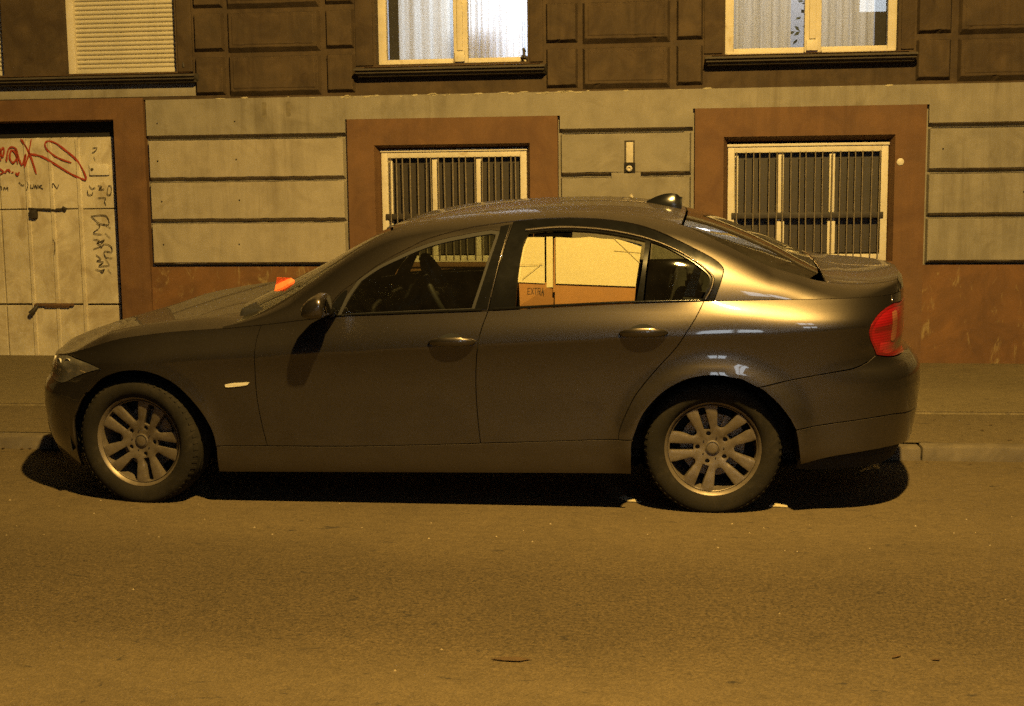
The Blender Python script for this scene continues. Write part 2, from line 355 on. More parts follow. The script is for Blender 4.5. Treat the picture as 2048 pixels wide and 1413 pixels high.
# cellar windows: white frame, panes, iron grille
def cellar(x0, x1, z0, z1, n, mull, transom, seed):
    fr = MB(); w = .052
    fr.box(x0, x0 + w, .075, .13, z0, z1); fr.box(x1 - w, x1, .075, .13, z0, z1)
    fr.box(x0 + w, x1 - w, .075, .13, z1 - w - .012, z1); fr.box(x0 + w, x1 - w, .075, .13, z0, z0 + w)
    win = fr.build('window', M_WHITE, bld, bevel=.005)
    box('frame_bead', (x0 - .006, x1 + .006, .062, .0745, z1 - .016, z1 + .004), M_WHITE, win, .002)
    box('frame_bead', (x0 + w + .002, x0 + w + .03, .112, .14, z0 + w, z1 - w - .014), M_WHITE, win, .004)
    for mx in mull:
        box('mullion', (mx - .022, mx + .022, .102, .15, transom + .022, z1 - w - .014), M_WHITE, win, .006)
        box('mullion', (mx - .03, mx + .03, .1, .15, z0 + w + .002, transom - .02), M_WHITE, win, .006)
    box('transom', (x0 + w + .002, x1 - w - .002, .104, .15, transom - .018, transom + .02), M_WHITE, win, .006)
    xs = [x0 + w, *mull, x1 - w]
    for i in range(3):
        for za, zb in ((z0 + w, transom), (transom, z1 - w)):
            box('pane', (xs[i] + .012, xs[i + 1] - .012, .142, .146, za + .01, zb - .01), M_DUSTPANE, win)
    gr = MB(); gr.box(x0 + .03, x1 - .03, .060, .076, transom - .020, transom + .024)
    g = gr.build('window_grille', M_IRON, bld, bevel=.003)
    bar = MB().tube([(0, 0, z0 + .03), (0, 0, z1 - w - .006)], .0052, 6).build('bar', M_GRILLE, g, smooth=True, angle=60)
    rnd = random.Random(seed)
    for i in range(n):
        o = bar if i == 0 else bar.copy()
        if i: col.objects.link(o)
        o.location = (x0 + .075 + (x1 - x0 - .15) * i / (n - 1) + rnd.uniform(-.003, .003), .052, 0); o.rotation_euler = (rnd.uniform(-.004, .004), rnd.uniform(-.008, .008), 0)
    rb_ = MB(); a, b, c, d = x0 - .02, x1 + .02, z0 - .02, z1 + .02; rb_.add([(a, .16, c), (b, .16, c), (b, .16, d), (a, .16, d), (a, .6, c), (b, .6, c), (b, .6, d), (a, .6, d)], [(4, 5, 6, 7), (0, 1, 5, 4), (1, 2, 6, 5), (2, 3, 7, 6), (3, 0, 4, 7)]); rb_.build('cellar_room', M_DARKROOM, win)
cellar(.222, 1.406, .90, 1.803, 19, (.655, 1.015), 1.268, 1)
cellar(2.990, 4.208, .90, 1.806, 19, (3.40, 3.79), 1.254, 2)
# upper windows with lit rooms
def curtain(x0, x1, z0, z1, y, amp, waves, m, parent, gather=0.0, seed=0):
    rnd = random.Random(seed); nx = max(24, int(waves * 10)); nz = 14; v = []; f = []
    ph = [rnd.uniform(0, 6.28) for _ in range(4)]
    for j in range(nz + 1):
        tz = j / nz; z = z0 + (z1 - z0) * tz
        for i in range(nx + 1):
            s = i / nx; x = x0 + (x1 - x0) * s + gather * (1 - tz) * (s - .5) * .2
            a = amp * (1 + .4 * math.sin(3 * s * 6.28 + ph[1])) * (.7 + .3 * (1 - tz))
            yy = y + a * math.sin(s * waves * 6.28 + ph[0] + .6 * math.sin(s * 9 + ph[2]) + .3 * tz) + .3 * amp * math.sin(s * waves * 2.7 * 6.28 + ph[3])
            v.append((x, yy, z))
    for j in range(nz):
        for i in range(nx): f.append((j * (nx + 1) + i, j * (nx + 1) + i + 1, (j + 1) * (nx + 1) + i + 1, (j + 1) * (nx + 1) + i))
    return mesh('curtain', v, f, m, parent, smooth=True)
def upper_window(x0, x1, z0, z1, mull, mw, left=True, right=True):
    mb = MB(); w = .066; y0, y1 = .10, .17
    if left: mb.box(x0, x0 + w, y0, y1, z0, z1)
    if right: mb.box(x1 - w, x1, y0, y1, z0, z1)
    mb.box(x0 + (w if left else 0), mull - mw, y0 + .004, y1, z0 + .002, z0 + .042); mb.box(mull + mw, x1 - (w if right else 0), y0 + .004, y1, z0 + .002, z0 + .042)
    mb.box(x0, x1, y0, y1, z1 - .06, z1)
    win = mb.build('window', M_WHITE, bld, bevel=.006)
    box('mullion', (mull - mw, mull + mw, y0 - .012, y1, z0, z1 - .06), M_WHITE, win, .008)
    box('astragal', (mull - mw * .45, mull + mw * .35, y0 - .03, y0 - .0125, z0 + .10, z1 - .06), M_WHITE, win, .006)
    box('mullion_foot', (mull - mw * .8, mull + mw * .6, y0 - .034, y0 - .0125, z0 + .012, z0 + .095), M_WHITE, win, .006)
    box('pane', (x0 + .05, mull - mw + .01, .135, .139, z0 + .035, z1 - .05), M_PANE, win); box('pane', (mull + mw - .01, x1 - .05, .135, .139, z0 + .035, z1 - .05), M_PANE, win)
    box('weather_bar', (x0 + .01, mull - mw - .004, y0 - .02, y0 + .002, z0 - .004, z0 + .016), M_WHITE, win, .004); box('weather_bar', (mull + mw + .004, x1 - .01, y0 - .02, y0 + .002, z0 - .004, z0 + .016), M_WHITE, win, .004)
    return win
def room(x0, x1, z0, z1, parent, d=2.2):
    mb = MB(); a, b, c, e = x0 - .35, x1 + .35, z0 - .5, z1 + .3
    mb.add([(a, .3, c), (b, .3, c), (b, .3, e), (a, .3, e), (a, d, c), (b, d, c), (b, d, e), (a, d, e)], [(4, 5, 6, 7), (0, 1, 5, 4), (1, 2, 6, 5), (2, 3, 7, 6), (3, 0, 4, 7)])
    # strip of wall between the outer reveal and the room box
    for q in ((a, x0, c, e), (x1, b, c, e), (x0, x1, c, z0), (x0, x1, z1, e)):
        mb.add([(q[0], .302, q[2]), (q[1], .302, q[2]), (q[1], .302, q[3]), (q[0], .302, q[3])], [(0, 1, 2, 3)])
    return mb.build('room', M_ROOM, parent)
def room_light(x, y, z, power, c, name, size=.25):
    ld = bpy.data.lights.new(name, 'POINT'); ld.energy = power; ld.color = c; ld.shadow_soft_size = size
    o = bpy.data.objects.new(name, ld); col.objects.link(o); o.parent = bld; o.location = (x, y, z)
    return o
u1 = upper_window(.215, 1.43, 2.478, 4.35, .885, .058, True, False)
room(.215, 1.43, 2.475, 4.35, u1)
curtain(.345, .845, 2.44, 4.3, .27, .012, 4, M_DRAPE, u1, seed=3)
curtain(.925, 1.46, 2.44, 4.3, .25, .014, 11, M_VOILE, u1, seed=5)
box('dark_gap_strip', (.262, .36, .285, .295, 2.45, 4.3), M_DARKROOM, u1)  # dark strip put in for the unlit gap beside the curtain
M_LAVENDER = mat('lavender_chair', (.30, .32, .62), .7, .1)
box('chair_back', (.92, 1.19, .42, .47, 2.3, 2.80), M_LAVENDER, u1, .03)
room_light(1.30, .95, 3.05, ROOM_POWER * 1.0, (.82, .9, 1.0), 'room_lamp')
u2 = upper_window(2.96, 4.25, 2.50, 4.35, 3.625, .064)
room(2.96, 4.25, 2.49, 4.35, u2)
curtain(3.01, 3.47, 2.46, 4.3, .27, .022, 4, M_DRAPE, u2, seed=8)
curtain(3.66, 4.10, 2.46, 4.3, .27, .022, 4.5, M_DRAPE, u2, seed=9)
box('dark_gap_strip', (4.11, 4.26, .285, .295, 2.45, 4.3), M_DARKROOM, u2)  # dark strip covers the lit room to read as an unlit gap
room_light(3.55, 1.3, 3.7, ROOM_POWER * .55, (1.0, .97, .92), 'room_lamp.001')
# pot plant between the curtains
M_LEAF = mat('houseplant_leaf', (.05, .06, .03), .5, .3, 20, 100, .1)
pl = MB(); rnd = random.Random(4)
for i in range(11):
    c = Vector((3.52 + rnd.uniform(-.04, .04), .33 + rnd.uniform(-.03, .03), 2.62 + rnd.uniform(-.05, .32))); a = rnd.uniform(0, 6.28); L = rnd.uniform(.04, .07); w = L * .3
    d = Vector((math.cos(a), .3 * math.sin(a), rnd.uniform(-.5, .8))).normalized(); s = d.orthogonal().normalized()
    pl.add([c, c + d * L * .5 + s * w, c + d * L, c + d * L * .5 - s * w], [(0, 1, 2, 3)])
pl.build('houseplant', M_LEAF, u2)
def sill(x0, x1, zt, parent=bld, right_end=True):
    prof = [(.0, zt - .008), (-.135, zt - .018), (-.138, zt - .034), (-.115, zt - .040), (-.112, zt - .056), (-.085, zt - .062), (-.075, zt - .078), (.0, zt - .082)]
    v = []; n = len(prof)
    for x, s in ((x0, 1), (x1, -1)):
        for y, z in prof: v.append((x + s * (.138 + y) * .35 * (1 if y < -.01 else 0), y, z))
    f = [(i, i + 1, n + i + 1, n + i) for i in range(n - 1)] + [tuple(range(n)), tuple(range(n, 2 * n))]
    return mesh('window_sill', v, f, M_SILL, parent)
sill(.065, 1.582, 2.456); sill(2.806, 4.378, 2.484); sill(-4.15, -1.245, 2.446)
# sill tops, lighter render
for a, b, z in ((.12, 1.53, 2.452), (2.86, 4.33, 2.480), (-4.1, -1.30, 2.442)):
    mesh('sill_top', [(a, -.12, z - .006), (b, -.12, z - .006), (b, .1, z + .018), (a, .1, z + .018)], [(0, 1, 2, 3)], M_BROWN, bld)
# flat architraves round the upper windows
for a, b, z in ((.055, .195, 2.47), (1.45, 1.555, 2.47), (2.80, 2.94, 2.50), (4.27, 4.365, 2.50), (-1.425, -1.30, 2.455)):
    box('architrave', (a, b, -.012, .004, z, 4.4), M_UPPER, bld, .004)
# raised panels of the upper storey
COLS = [(-1.278, -1.03), (-1.0, -.232), (-.186, .045), (1.577, 1.826), (1.862, 2.541), (2.588, 2.792), (4.382, 4.636), (4.684, 5.36), (5.41, 5.66)]
for a, b in COLS:
    wide = b - a > .4
    for r_ in range(5):
        z = 2.248 + r_ * .345
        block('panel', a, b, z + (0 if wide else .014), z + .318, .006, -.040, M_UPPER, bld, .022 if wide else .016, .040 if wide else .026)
        if wide: block('panel_field', a + .045, b - .045, z + .058, z + .288, -.0395, -.0445, M_UPPER, bld, .006, .006)
# roller shutters on the left
def shutter(x0, x1, seed):
    mb = MB(); mb.box(x0, x0 + .062, .055, .16, 2.462, 4.25); mb.box(x1 - .02, x1, .055, .16, 2.462, 4.25)
    w = mb.build('roller_shutter', M_WHITE, bld, bevel=.004)
    prof = [(.10, 0), (.088, .006), (.084, .017), (.088, .028), (.10, .034)]
    v = [(x, y, z) for x in (x0 + .063, x1 - .021) for y, z in prof]; n = len(prof)
    s = mesh('slat', v, [(i, i + 1, n + i + 1, n + i) for i in range(n - 1)], M_SHUT, w, smooth=True)
    for i in range(40):
        o = s if i == 0 else s.copy()
        if i: col.objects.link(o)
        o.location = (0, random.uniform(-.0012, .0012), 2.505 + i * .0362)
    box('bottom_rail', (x0 + .063, x1 - .021, .08, .11, 2.464, 2.503), M_SHUT, w, .004)
    box('shutter_backing', (x0, x1, .17, .18, 2.45, 4.25), M_DARKROOM, w)
shutter(-2.395, -1.445, 1); shutter(-4.0, -2.935, 2)
# iron shutter stays at the window corners
for x, z in ((-1.39, 2.52), (1.40, 2.53)):
    mb = MB(); mb.tube([(0, .06, .03), (0, -.02, .04), (.01, -.03, -.03)], .011, 8); mb.tube([(-.02, -.01, -.02), (.03, -.012, -.03)], .016, 8)
    o = mb.build('shutter_stay', M_IRON, bld, smooth=True, angle=50); o.location = (x, .02, z)
# peeled paint line between storeys
mb = MB(); rnd = random.Random(11)
for i in range(46):
    x = rnd.uniform(-.2, 1.75) if i < 30 else rnd.uniform(-1.3, 4.3); w = rnd.uniform(.008, .05); h = rnd.uniform(.004, .014); z = 2.236 + rnd.uniform(-.012, .004)
    mb.add([(x - w, -.0012, z), (x - w * .3, -.0012, z - h * .8), (x + w, -.0012, z - h * .1), (x + w * .6, -.0012, z + h * .6), (x - w * .4, -.0012, z + h * .5)], [(0, 1, 2, 3, 4)])
o = mb.build('peeling_paint', mat('bare_pale_render', (.36, .32, .22), .9, .2, 20, 120, .2), bld); tag(o, kind='stuff')
# wall anchor in its slot, lower stub, round cap, small plug holes
an = MB(); an.box(2.188, 2.200, -.006, .02, 1.682, 1.842); an.box(2.258, 2.268, -.006, .02, 1.682, 1.842); an.box(2.188, 2.268, -.006, .02, 1.842, 1.85)
anchor = an.build('wall_anchor', M_SILL, bld, bevel=.002)
box('anchor_plate', (2.201, 2.257, -.004, .012, 1.678, 1.838), M_GATE, anchor, .006)
box('anchor_recess_shade', (2.184, 2.272, -.0015, .004, 1.598, 1.677), M_BLACKHOLE, anchor)
mb = MB(); mb.rings([[(2.226 + r_ * math.cos(a * 6.283 / 16), y, 1.632 + r_ * math.sin(a * 6.283 / 16)) for a in range(16)] for r_, y in ((.024, .0), (.024, -.02), (.017, -.028), (.012, -.028), (.010, -.012))], caps=True)
mb.build('anchor_eye', M_WHITE, anchor, smooth=True, angle=40)
mb = MB(); mb.tube([(2.242, .0, 1.425), (2.242, -.035, 1.42)], .013, 10); mb.tube([(2.242, -.03, 1.42), (2.255, -.034, 1.40)], .010, 8); mb.build('pipe_stub', M_GATE, anchor, smooth=True, angle=40)
mb = MB(); mb.rings([[(4.285 + r_ * math.cos(a * 6.283 / 20), y, 1.657 + r_ * math.sin(a * 6.283 / 20)) for a in range(20)] for r_, y in ((.027, -.0115), (.027, -.018), (.02, -.022))]); mb.build('round_cap', M_WHITE, bld, smooth=True, angle=40)
hole = MB().rings([[(r_ * math.cos(a * 1.047), y, r_ * 1.2 * math.sin(a * 1.047)) for a in range(6)] for r_, y in ((.007, .0005), (.006, -.0012))]).build('plug_hole', M_BLACKHOLE, bld)
for i, (x, z) in enumerate(((-1.63, 2.045), (-.97, 2.05), (-1.64, 1.74), (-.97, 1.745), (-1.62, 1.41), (-.955, 1.415), (-1.62, 1.055), (-.97, 1.055), (4.6, 1.75), (5.2, 1.42))):
    o = hole if i == 0 else hole.copy()
    if i: col.objects.link(o)
    o.location = (x, .001, z)
# square ghost mark on the frieze
M_MARK = mat('old_bracket_stain', (.155, .132, .088), .9, .3, 14, 90, .3)
box('old_bracket_mark', (-.735, -.70, -.0008, .002, 2.075, 2.20), M_MARK, bld); box('old_bracket_mark', (-.535, -.50, -.0008, .002, 2.085, 2.20), M_MARK, bld)
box('under_sill_band', (-4.9, -1.29, -.002, .02, 2.262, 2.366), M_BEIGE, bld, .003)
# ---------------------------------------------------------------- gate
gate = empty('gate', (0, 0, 0), parent=bld)
gx = [-4.38, -3.95, -3.52, -3.10, -2.845, -2.63, -2.385, -2.068]; gz = [(.06, .541), (.551, 1.3515), (1.3545, 1.950)]
for i in range(len(gx) - 1):
    for c, d in gz:
        block('gate_panel', gx[i] + .0018, gx[i + 1] - .0018, c, d, .15, .118 + random.uniform(-.003, .003), M_GATE, gate, .005, .005)
for x in (-2.845, -2.63, -2.385):
    mb = MB(); mb.add([(x - .022, .118, .08), (x - .012, .106, .08), (x + .012, .106, .08), (x + .022, .118, .08), (x - .022, .118, 1.93), (x - .012, .106, 1.93), (x + .012, .106, 1.93), (x + .022, .118, 1.93)], [(0, 1, 5, 4), (1, 2, 6, 5), (2, 3, 7, 6)])
    mb.build('gate_rib', M_GATE, gate)
box('gate_backing', (-4.4, -2.0, .16, .18, 0, 2.2), M_BLACKHOLE, gate)
box('letter_plate', (-2.282, -2.112, .098, .121, 1.632, 1.728), M_WHITE, gate, .006)
mb = MB(); mb.rings([[(-2.255 + .012 * math.cos(a * .785), y, 1.682 + .012 * math.sin(a * .785)) for a in range(8)] for y in (.0985, .09)]); mb.build('bell_push', M_SILL, gate)
mb = MB(); mb.box(-2.825, -2.762, .07, .112, 1.280, 1.352); mb.build('padlock', M_IRON, gate, bevel=.008)
mb = MB(); mb.tube([(-2.84, .10, 1.362), (-2.70, .098, 1.352), (-2.60, .098, 1.345), (-2.51, .10, 1.353)], .008, 6); mb.tube([(-2.535, .10, 1.365), (-2.505, .098, 1.35)], .016, 6); mb.build('bolt', M_IRON, gate, smooth=True, angle=50)
mb = MB(); mb.box(-2.83, -2.48, .085, .112, .535, .558); mb.box(-2.74, -2.52, .09, .114, .522, .535); mb.build('strap', M_RUST, gate, bevel=.004)
mb = MB(); mb.tube([(-2.80, .095, .545), (-2.83, .07, .50), (-2.86, .07, .475)], [.012, .02, .022], 8); mb.build('hasp', M_IRON, gate, smooth=True, angle=50)
RED = [[(-3.074, 1.884), (-3.05, 1.794), (-3.031, 1.851), (-3.045, 1.87), (-3.075, 1.795), (-3.062, 1.766)], [(-3.016, 1.756), (-2.995, 1.85), (-2.963, 1.878), (-2.924, 1.859), (-2.923, 1.783), (-2.961, 1.746), (-2.984, 1.793), (-2.965, 1.85), (-2.926, 1.821), (-2.916, 1.736)], [(-2.923, 1.868), (-2.881, 1.726), (-2.84, 1.82), (-2.857, 1.707), (-2.81, 1.819)], [(-2.878, 1.943), (-2.809, 1.829), (-2.754, 1.649)], [(-2.782, 1.941), (-2.813, 1.819)], [(-2.863, 1.938), (-2.828, 1.857)], [(-2.81, 1.819), (-2.695, 1.794), (-2.578, 1.727), (-2.442, 1.645), (-2.339, 1.601), (-2.315, 1.61), (-2.34, 1.681), (-2.395, 1.767), (-2.471, 1.833), (-2.568, 1.905), (-2.637, 1.92), (-2.664, 1.897), (-2.642, 1.845), (-2.555, 1.783), (-2.437, 1.739)], [(-3.086, 1.7), (-3.047, 1.671), (-3.079, 1.652)], [(-3.038, 1.661), (-3.005, 1.69), (-2.986, 1.666)], [(-2.976, 1.665), (-2.956, 1.67)], [(-2.936, 1.665), (-2.927, 1.641), (-2.905, 1.669)]]
BLACK = [[(-2.915, 1.584), (-2.891, 1.56), (-2.866, 1.56)], [(-2.844, 1.588), (-2.836, 1.555), (-2.854, 1.508)], [(-2.81, 1.564), (-2.812, 1.536), (-2.791, 1.535), (-2.785, 1.564)], [(-2.776, 1.53), (-2.772, 1.559), (-2.756, 1.53), (-2.751, 1.562)], [(-2.739, 1.559), (-2.741, 1.53)], [(-2.709, 1.558), (-2.735, 1.544), (-2.701, 1.525)], [(-2.62, 1.529), (-2.612, 1.571), (-2.579, 1.528), (-2.562, 1.561)], [(-3.097, 1.529), (-3.091, 1.548), (-3.075, 1.548), (-3.072, 1.524)], [(-3.057, 1.519), (-3.05, 1.543), (-3.036, 1.528), (-3.02, 1.543), (-3.016, 1.514)], [(-2.292, 1.549), (-2.268, 1.52), (-2.248, 1.53), (-2.238, 1.525)], [(-2.309, 1.511), (-2.306, 1.474), (-2.271, 1.473), (-2.264, 1.497)], [(-2.217, 1.548), (-2.182, 1.538), (-2.208, 1.515), (-2.158, 1.519)], [(-2.222, 1.445), (-2.152, 1.444), (-2.164, 1.416), (-2.15, 1.383)], [(-2.122, 1.547), (-2.136, 1.477), (-2.106, 1.476), (-2.097, 1.537), (-2.122, 1.547)], [(-2.245, 1.858), (-2.205, 1.862), (-2.227, 1.83), (-2.252, 1.821)], [(-2.239, 1.788), (-2.226, 1.755)], [(-2.29, 1.294), (-2.16, 1.298), (-2.134, 1.226), (-2.213, 1.232), (-2.29, 1.294)], [(-2.243, 1.237), (-2.214, 1.213), (-2.225, 1.194)], [(-2.183, 1.231), (-2.12, 1.193)], [(-2.226, 1.189), (-2.278, 1.151), (-2.198, 1.141)], [(-2.173, 1.151), (-2.125, 1.108)], [(-2.281, 1.099), (-2.226, 1.089), (-2.252, 1.066), (-2.181, 1.094), (-2.212, 1.065)], [(-2.285, 1.018), (-2.213, 1.042), (-2.243, 1.061)], [(-2.214, 1.027), (-2.182, 1.06), (-2.128, 1.041), (-2.121, 0.993), (-2.186, 0.999), (-2.178, 0.951), (-2.118, 0.941)], [(-2.263, 0.97), (-2.219, 0.932), (-2.26, 0.918), (-2.2, 0.908), (-2.242, 0.875), (-2.147, 0.879)], [(-2.184, 0.941), (-2.146, 0.884)], [(-2.274, 0.846), (-2.224, 0.836), (-2.194, 0.846), (-2.215, 0.817), (-2.229, 0.836)], [(-2.163, 0.846), (-2.135, 0.812)], [(-2.639, 1.101), (-2.625, 1.058), (-2.632, 0.967)]]
def strokes(name, S, w, m, parent, y, seed):
    mb = MB(); rnd = random.Random(seed)
    for s in S:
        P = [Vector((x, 0, z)) for x, z in s]
        # smooth the stroke
        if len(P) > 2:
            Q = []
            for i in range(len(P) - 1):
                p0, p1, p2, p3 = P[max(i - 1, 0)], P[i], P[i + 1], P[min(i + 2, len(P) - 1)]
                for k in range(4):
                    t = k / 4; Q.append(.5 * ((2 * p1) + (p2 - p0) * t + (2 * p0 - 5 * p1 + 4 * p2 - p3) * t * t + (3 * p1 - p0 - 3 * p2 + p3) * t ** 3))
            P = Q + [P[-1]]
        n0 = len(mb.v); k = 0
        for i, p in enumerate(P):
            d = (P[min(i + 1, len(P) - 1)] - P[max(i - 1, 0)]); d = d.normalized() if d.length > 0 else Vector((1, 0, 0)); nn = Vector((-d.z, 0, d.x))
            ww = w * rnd.uniform(.65, 1.15) * (.6 if i in (0, len(P) - 1) else 1)
            for sg in (1, -1): mb.v.append((p.x + nn.x * ww * sg, y, p.z + nn.z * ww * sg))
        for i in range(len(P) - 1): mb.f.append((n0 + 2 * i, n0 + 2 * i + 1, n0 + 2 * i + 3, n0 + 2 * i + 2))
    return mb.build(name, m, parent)
strokes('graffiti', RED, .0085, M_RED, gate, .1035, 1)
strokes('graffiti', BLACK, .0036, M_BLACKPEN, gate, .1045, 2)
# ---------------------------------------------------------------- street lamp hung over the road, houses opposite
M_LAMPMETAL = mat('lamp_housing', (.22, .22, .22), .5, .1, 6, 80, .1, metallic=.6)
M_BULB = emit_mat('sodium_glow', LAMP_COLOR, 60)
def street_lamp(pos, aim, label):
    t = empty('street_lamp', (pos[0], pos[1], 0)); tag(t, label, 'street lamp', 'sodium lamps hung over the street'); h = pos[2]
    mb = MB(); mb.rings([[(r_ * math.cos(a * 6.283 / 24), r_ * math.sin(a * 6.283 / 24), z) for a in range(24)] for r_, z in ((.26, h + .02), (.27, h + .06), (.20, h + .16), (.09, h + .22), (.04, h + .30))]); mb.build('housing', M_LAMPMETAL, t, smooth=True, angle=40)
    mb = MB(); mb.rings([[(r_ * math.cos(a * 6.283 / 16), r_ * math.sin(a * 6.283 / 16), z) for a in range(16)] for r_, z in ((.03, h + .015), (.07, h + .0), (.08, h - .03), (.05, h - .07), (.01, h - .085))]); mb.build('bulb', M_BULB, t, smooth=True)
    mb = MB(); mb.tube([(0, -12.2 - pos[1], h + .9), (0, -4, h + .5), (0, 0, h + .30), (0, 4, h + .5), (0, 3.6 - pos[1], h + .9)], .008, 6); mb.build('cable', M_IRON, t, smooth=True)
    ld = bpy.data.lights.new('sodium_light', 'SPOT'); ld.spot_size = R(125); ld.spot_blend = 1.0; ld.energy = LAMP_POWER; ld.color = LAMP_COLOR; ld.shadow_soft_size = .10
    lo = bpy.data.objects.new('sodium_light', ld); col.objects.link(lo); lo.location = (0, 0, h - .2); lo.parent = t
    lo.rotation_euler = (Vector(aim) - Vector((pos[0], pos[1], h - .2))).to_track_quat('-Z', 'Y').to_euler()
street_lamp(LAMP_POS, LAMP_AIM, 'sodium street lamp hanging on a cable above the parked car')
street_lamp(LAMP2_POS, LAMP2_AIM, 'sodium street lamp hanging on a cable farther left along the street')
opp = empty('opposite_building', (0, -12.2, 0)); tag(opp, 'plain rendered house across the street with a few lit windows', 'building')
WO = []
for i in range(-3, 5):
    for z in (1.1, 4.6, 8.1): WO.append((i * 2.6 + .3, i * 2.6 + 1.5, z, z + 1.9))
xs0, xs1 = -9.0, 14.0
ob = MB()
xs = sorted({xs0, xs1, *[a for w in WO for a in w[:2]]}); zs = [-.1, 1.1, 3.0, 4.6, 6.5, 8.1, 10.0, 12.5]
for i in range(len(xs) - 1):
    for j in range(len(zs) - 1):
        cx, cz = (xs[i] + xs[i + 1]) / 2, (zs[j] + zs[j + 1]) / 2
        if any(w[0] < cx < w[1] and w[2] < cz < w[3] for w in WO): continue
        ob.add([(xs[i], 0, zs[j]), (xs[i + 1], 0, zs[j]), (xs[i + 1], 0, zs[j + 1]), (xs[i], 0, zs[j + 1])], [(0, 1, 2, 3)])
ob.build('wall', M_BEIGE, opp)
M_COOLWIN = emit_mat('cool_lit_window', (.82, .92, 1.0), 8.0)
M_DARKPANE = mat('unlit_pane', (.02, .02, .022), .1, .1, 4, 50, 0)
for w in WO:
    fr = MB(); fr.box(w[0], w[0] + .06, -.1, -.04, w[2], w[3]); fr.box(w[1] - .06, w[1], -.1, -.04, w[2], w[3]); fr.box(w[0] + .06, w[1] - .06, -.1, -.04, w[2], w[2] + .06); fr.box(w[0] + .06, w[1] - .06, -.1, -.04, w[3] - .06, w[3]); m_ = (w[0] + w[1]) / 2; fr.box(m_ - .05, m_ + .05, -.1, -.04, w[2] + .06, w[3] - .06)
    f_ = fr.build('window', M_WHITE, opp)
    lit = (round(w[0], 2), w[2]) in {(2.9, 1.1), (5.5, 4.6), (5.5, 8.1)}
    box('pane', (w[0] + .03, w[1] - .03, -.09, -.085, w[2] + .03, w[3] - .03), M_COOLWIN if lit else M_DARKPANE, f_)
# ---------------------------------------------------------------- car body surfaces
# car frame: x backwards from the front axle, y to the far side, z up (near side is y < 0)
import numpy as np
def spl(pts):
    """smooth monotone-ish cubic through points (Catmull-Rom slopes, limited)"""
    X = np.array([p[0] for p in pts], float); Y = np.array([p[1] for p in pts], float)
    h = np.diff(X); d = np.diff(Y) / h
    m = np.empty_like(X); m[0] = d[0]; m[-1] = d[-1]
    m[1:-1] = (d[:-1] * h[1:] + d[1:] * h[:-1]) / (h[:-1] + h[1:])
    def f(x):
        x = np.asarray(x, float); xc = np.clip(x, X[0], X[-1])
        i = np.clip(np.searchsorted(X, xc) - 1, 0, len(X) - 2)
        s = (xc - X[i]) / h[i]
        return ((1 + 2 * s) * (1 - s) ** 2 * Y[i] + s * (1 - s) ** 2 * h[i] * m[i]
                + s * s * (3 - 2 * s) * Y[i + 1] + s * s * (s - 1) * h[i] * m[i + 1])
    return f
def sstep(a, b, x):
    t = np.clip((np.asarray(x, float) - a) / (b - a), 0, 1); return t * t * (3 - 2 * t)
XF, XR = 0.12, 2.95                        # where the plan view starts to wrap round the ends
Z_CREASE = spl([(-.8, .66), (-.3, .685), (.42, .725), (1.08, .768), (1.69, .801), (2.245, .831), (2.7, .847), (3.1, .861), (3.42, .876), (3.8, .885)])
Z_BELT = spl([(-1.31, .655), (-.95, .66), (-.75, .678), (-.54, .706), (-.35, .75), (-.15, .803), (.1, .838), (.46, .868), (.64, .886), (1.0, .927), (1.31, .941), (1.72, .957), (1.97, .971), (2.39, .991), (2.73, .999), (3.38, 1.003), (3.75, 1.0), (4.6, .99)])
W_BELT = spl([(-.3, .80), (.1, .815), (.64, .832), (1.0, .848), (1.7, .858), (2.4, .852), (2.75, .838), (3.1, .812), (3.4, .79), (3.7, .775)])
W_CREASE = spl([(-.3, .862), (.1, .884), (.6, .893), (1.1, .899), (2.0, .905), (2.7, .902), (3.1, .896), (3.5, .878)])
W_MID = spl([(-.3, .872), (.2, .886), (1.0, .884), (1.9, .886), (2.6, .886), (3.2, .886), (3.6, .88)])
W_LOW = spl([(-.3, .868), (.2, .878), (1.0, .884), (1.9, .886), (2.6, .888), (3.2, .885), (3.6, .88)])
W_BOT = spl([(-.3, .80), (.3, .845), (1.0, .85), (2.0, .852), (2.6, .855), (3.2, .83), (3.6, .82)])
def herm(z, nodes):
    """nodes: list of (z, w, slope_below, slope_above) arrays; piecewise cubic Hermite"""
    out = np.zeros_like(z); done = np.zeros(z.shape, bool)
    for k in range(len(nodes) - 1):
        z0, w0, _, m0 = nodes[k]; z1, w1, m1, _ = nodes[k + 1]
        h = z1 - z0; s = np.clip((z - z0) / h, 0 if k else -1.0, 1)
        s2 = np.maximum(s, 0)
        v = ((1 + 2 * s2) * (1 - s2) ** 2 * w0 + s2 * (1 - s2) ** 2 * h * m0 + s2 * s2 * (3 - 2 * s2) * w1 + s2 * s2 * (s2 - 1) * h * m1)
        v = np.where(s < 0, w0 + (z - z0) * m0, v)
        sel = (~done) & ((z <= z1) | (k == len(nodes) - 2))
        out = np.where(sel, v, out); done |= sel
    return out
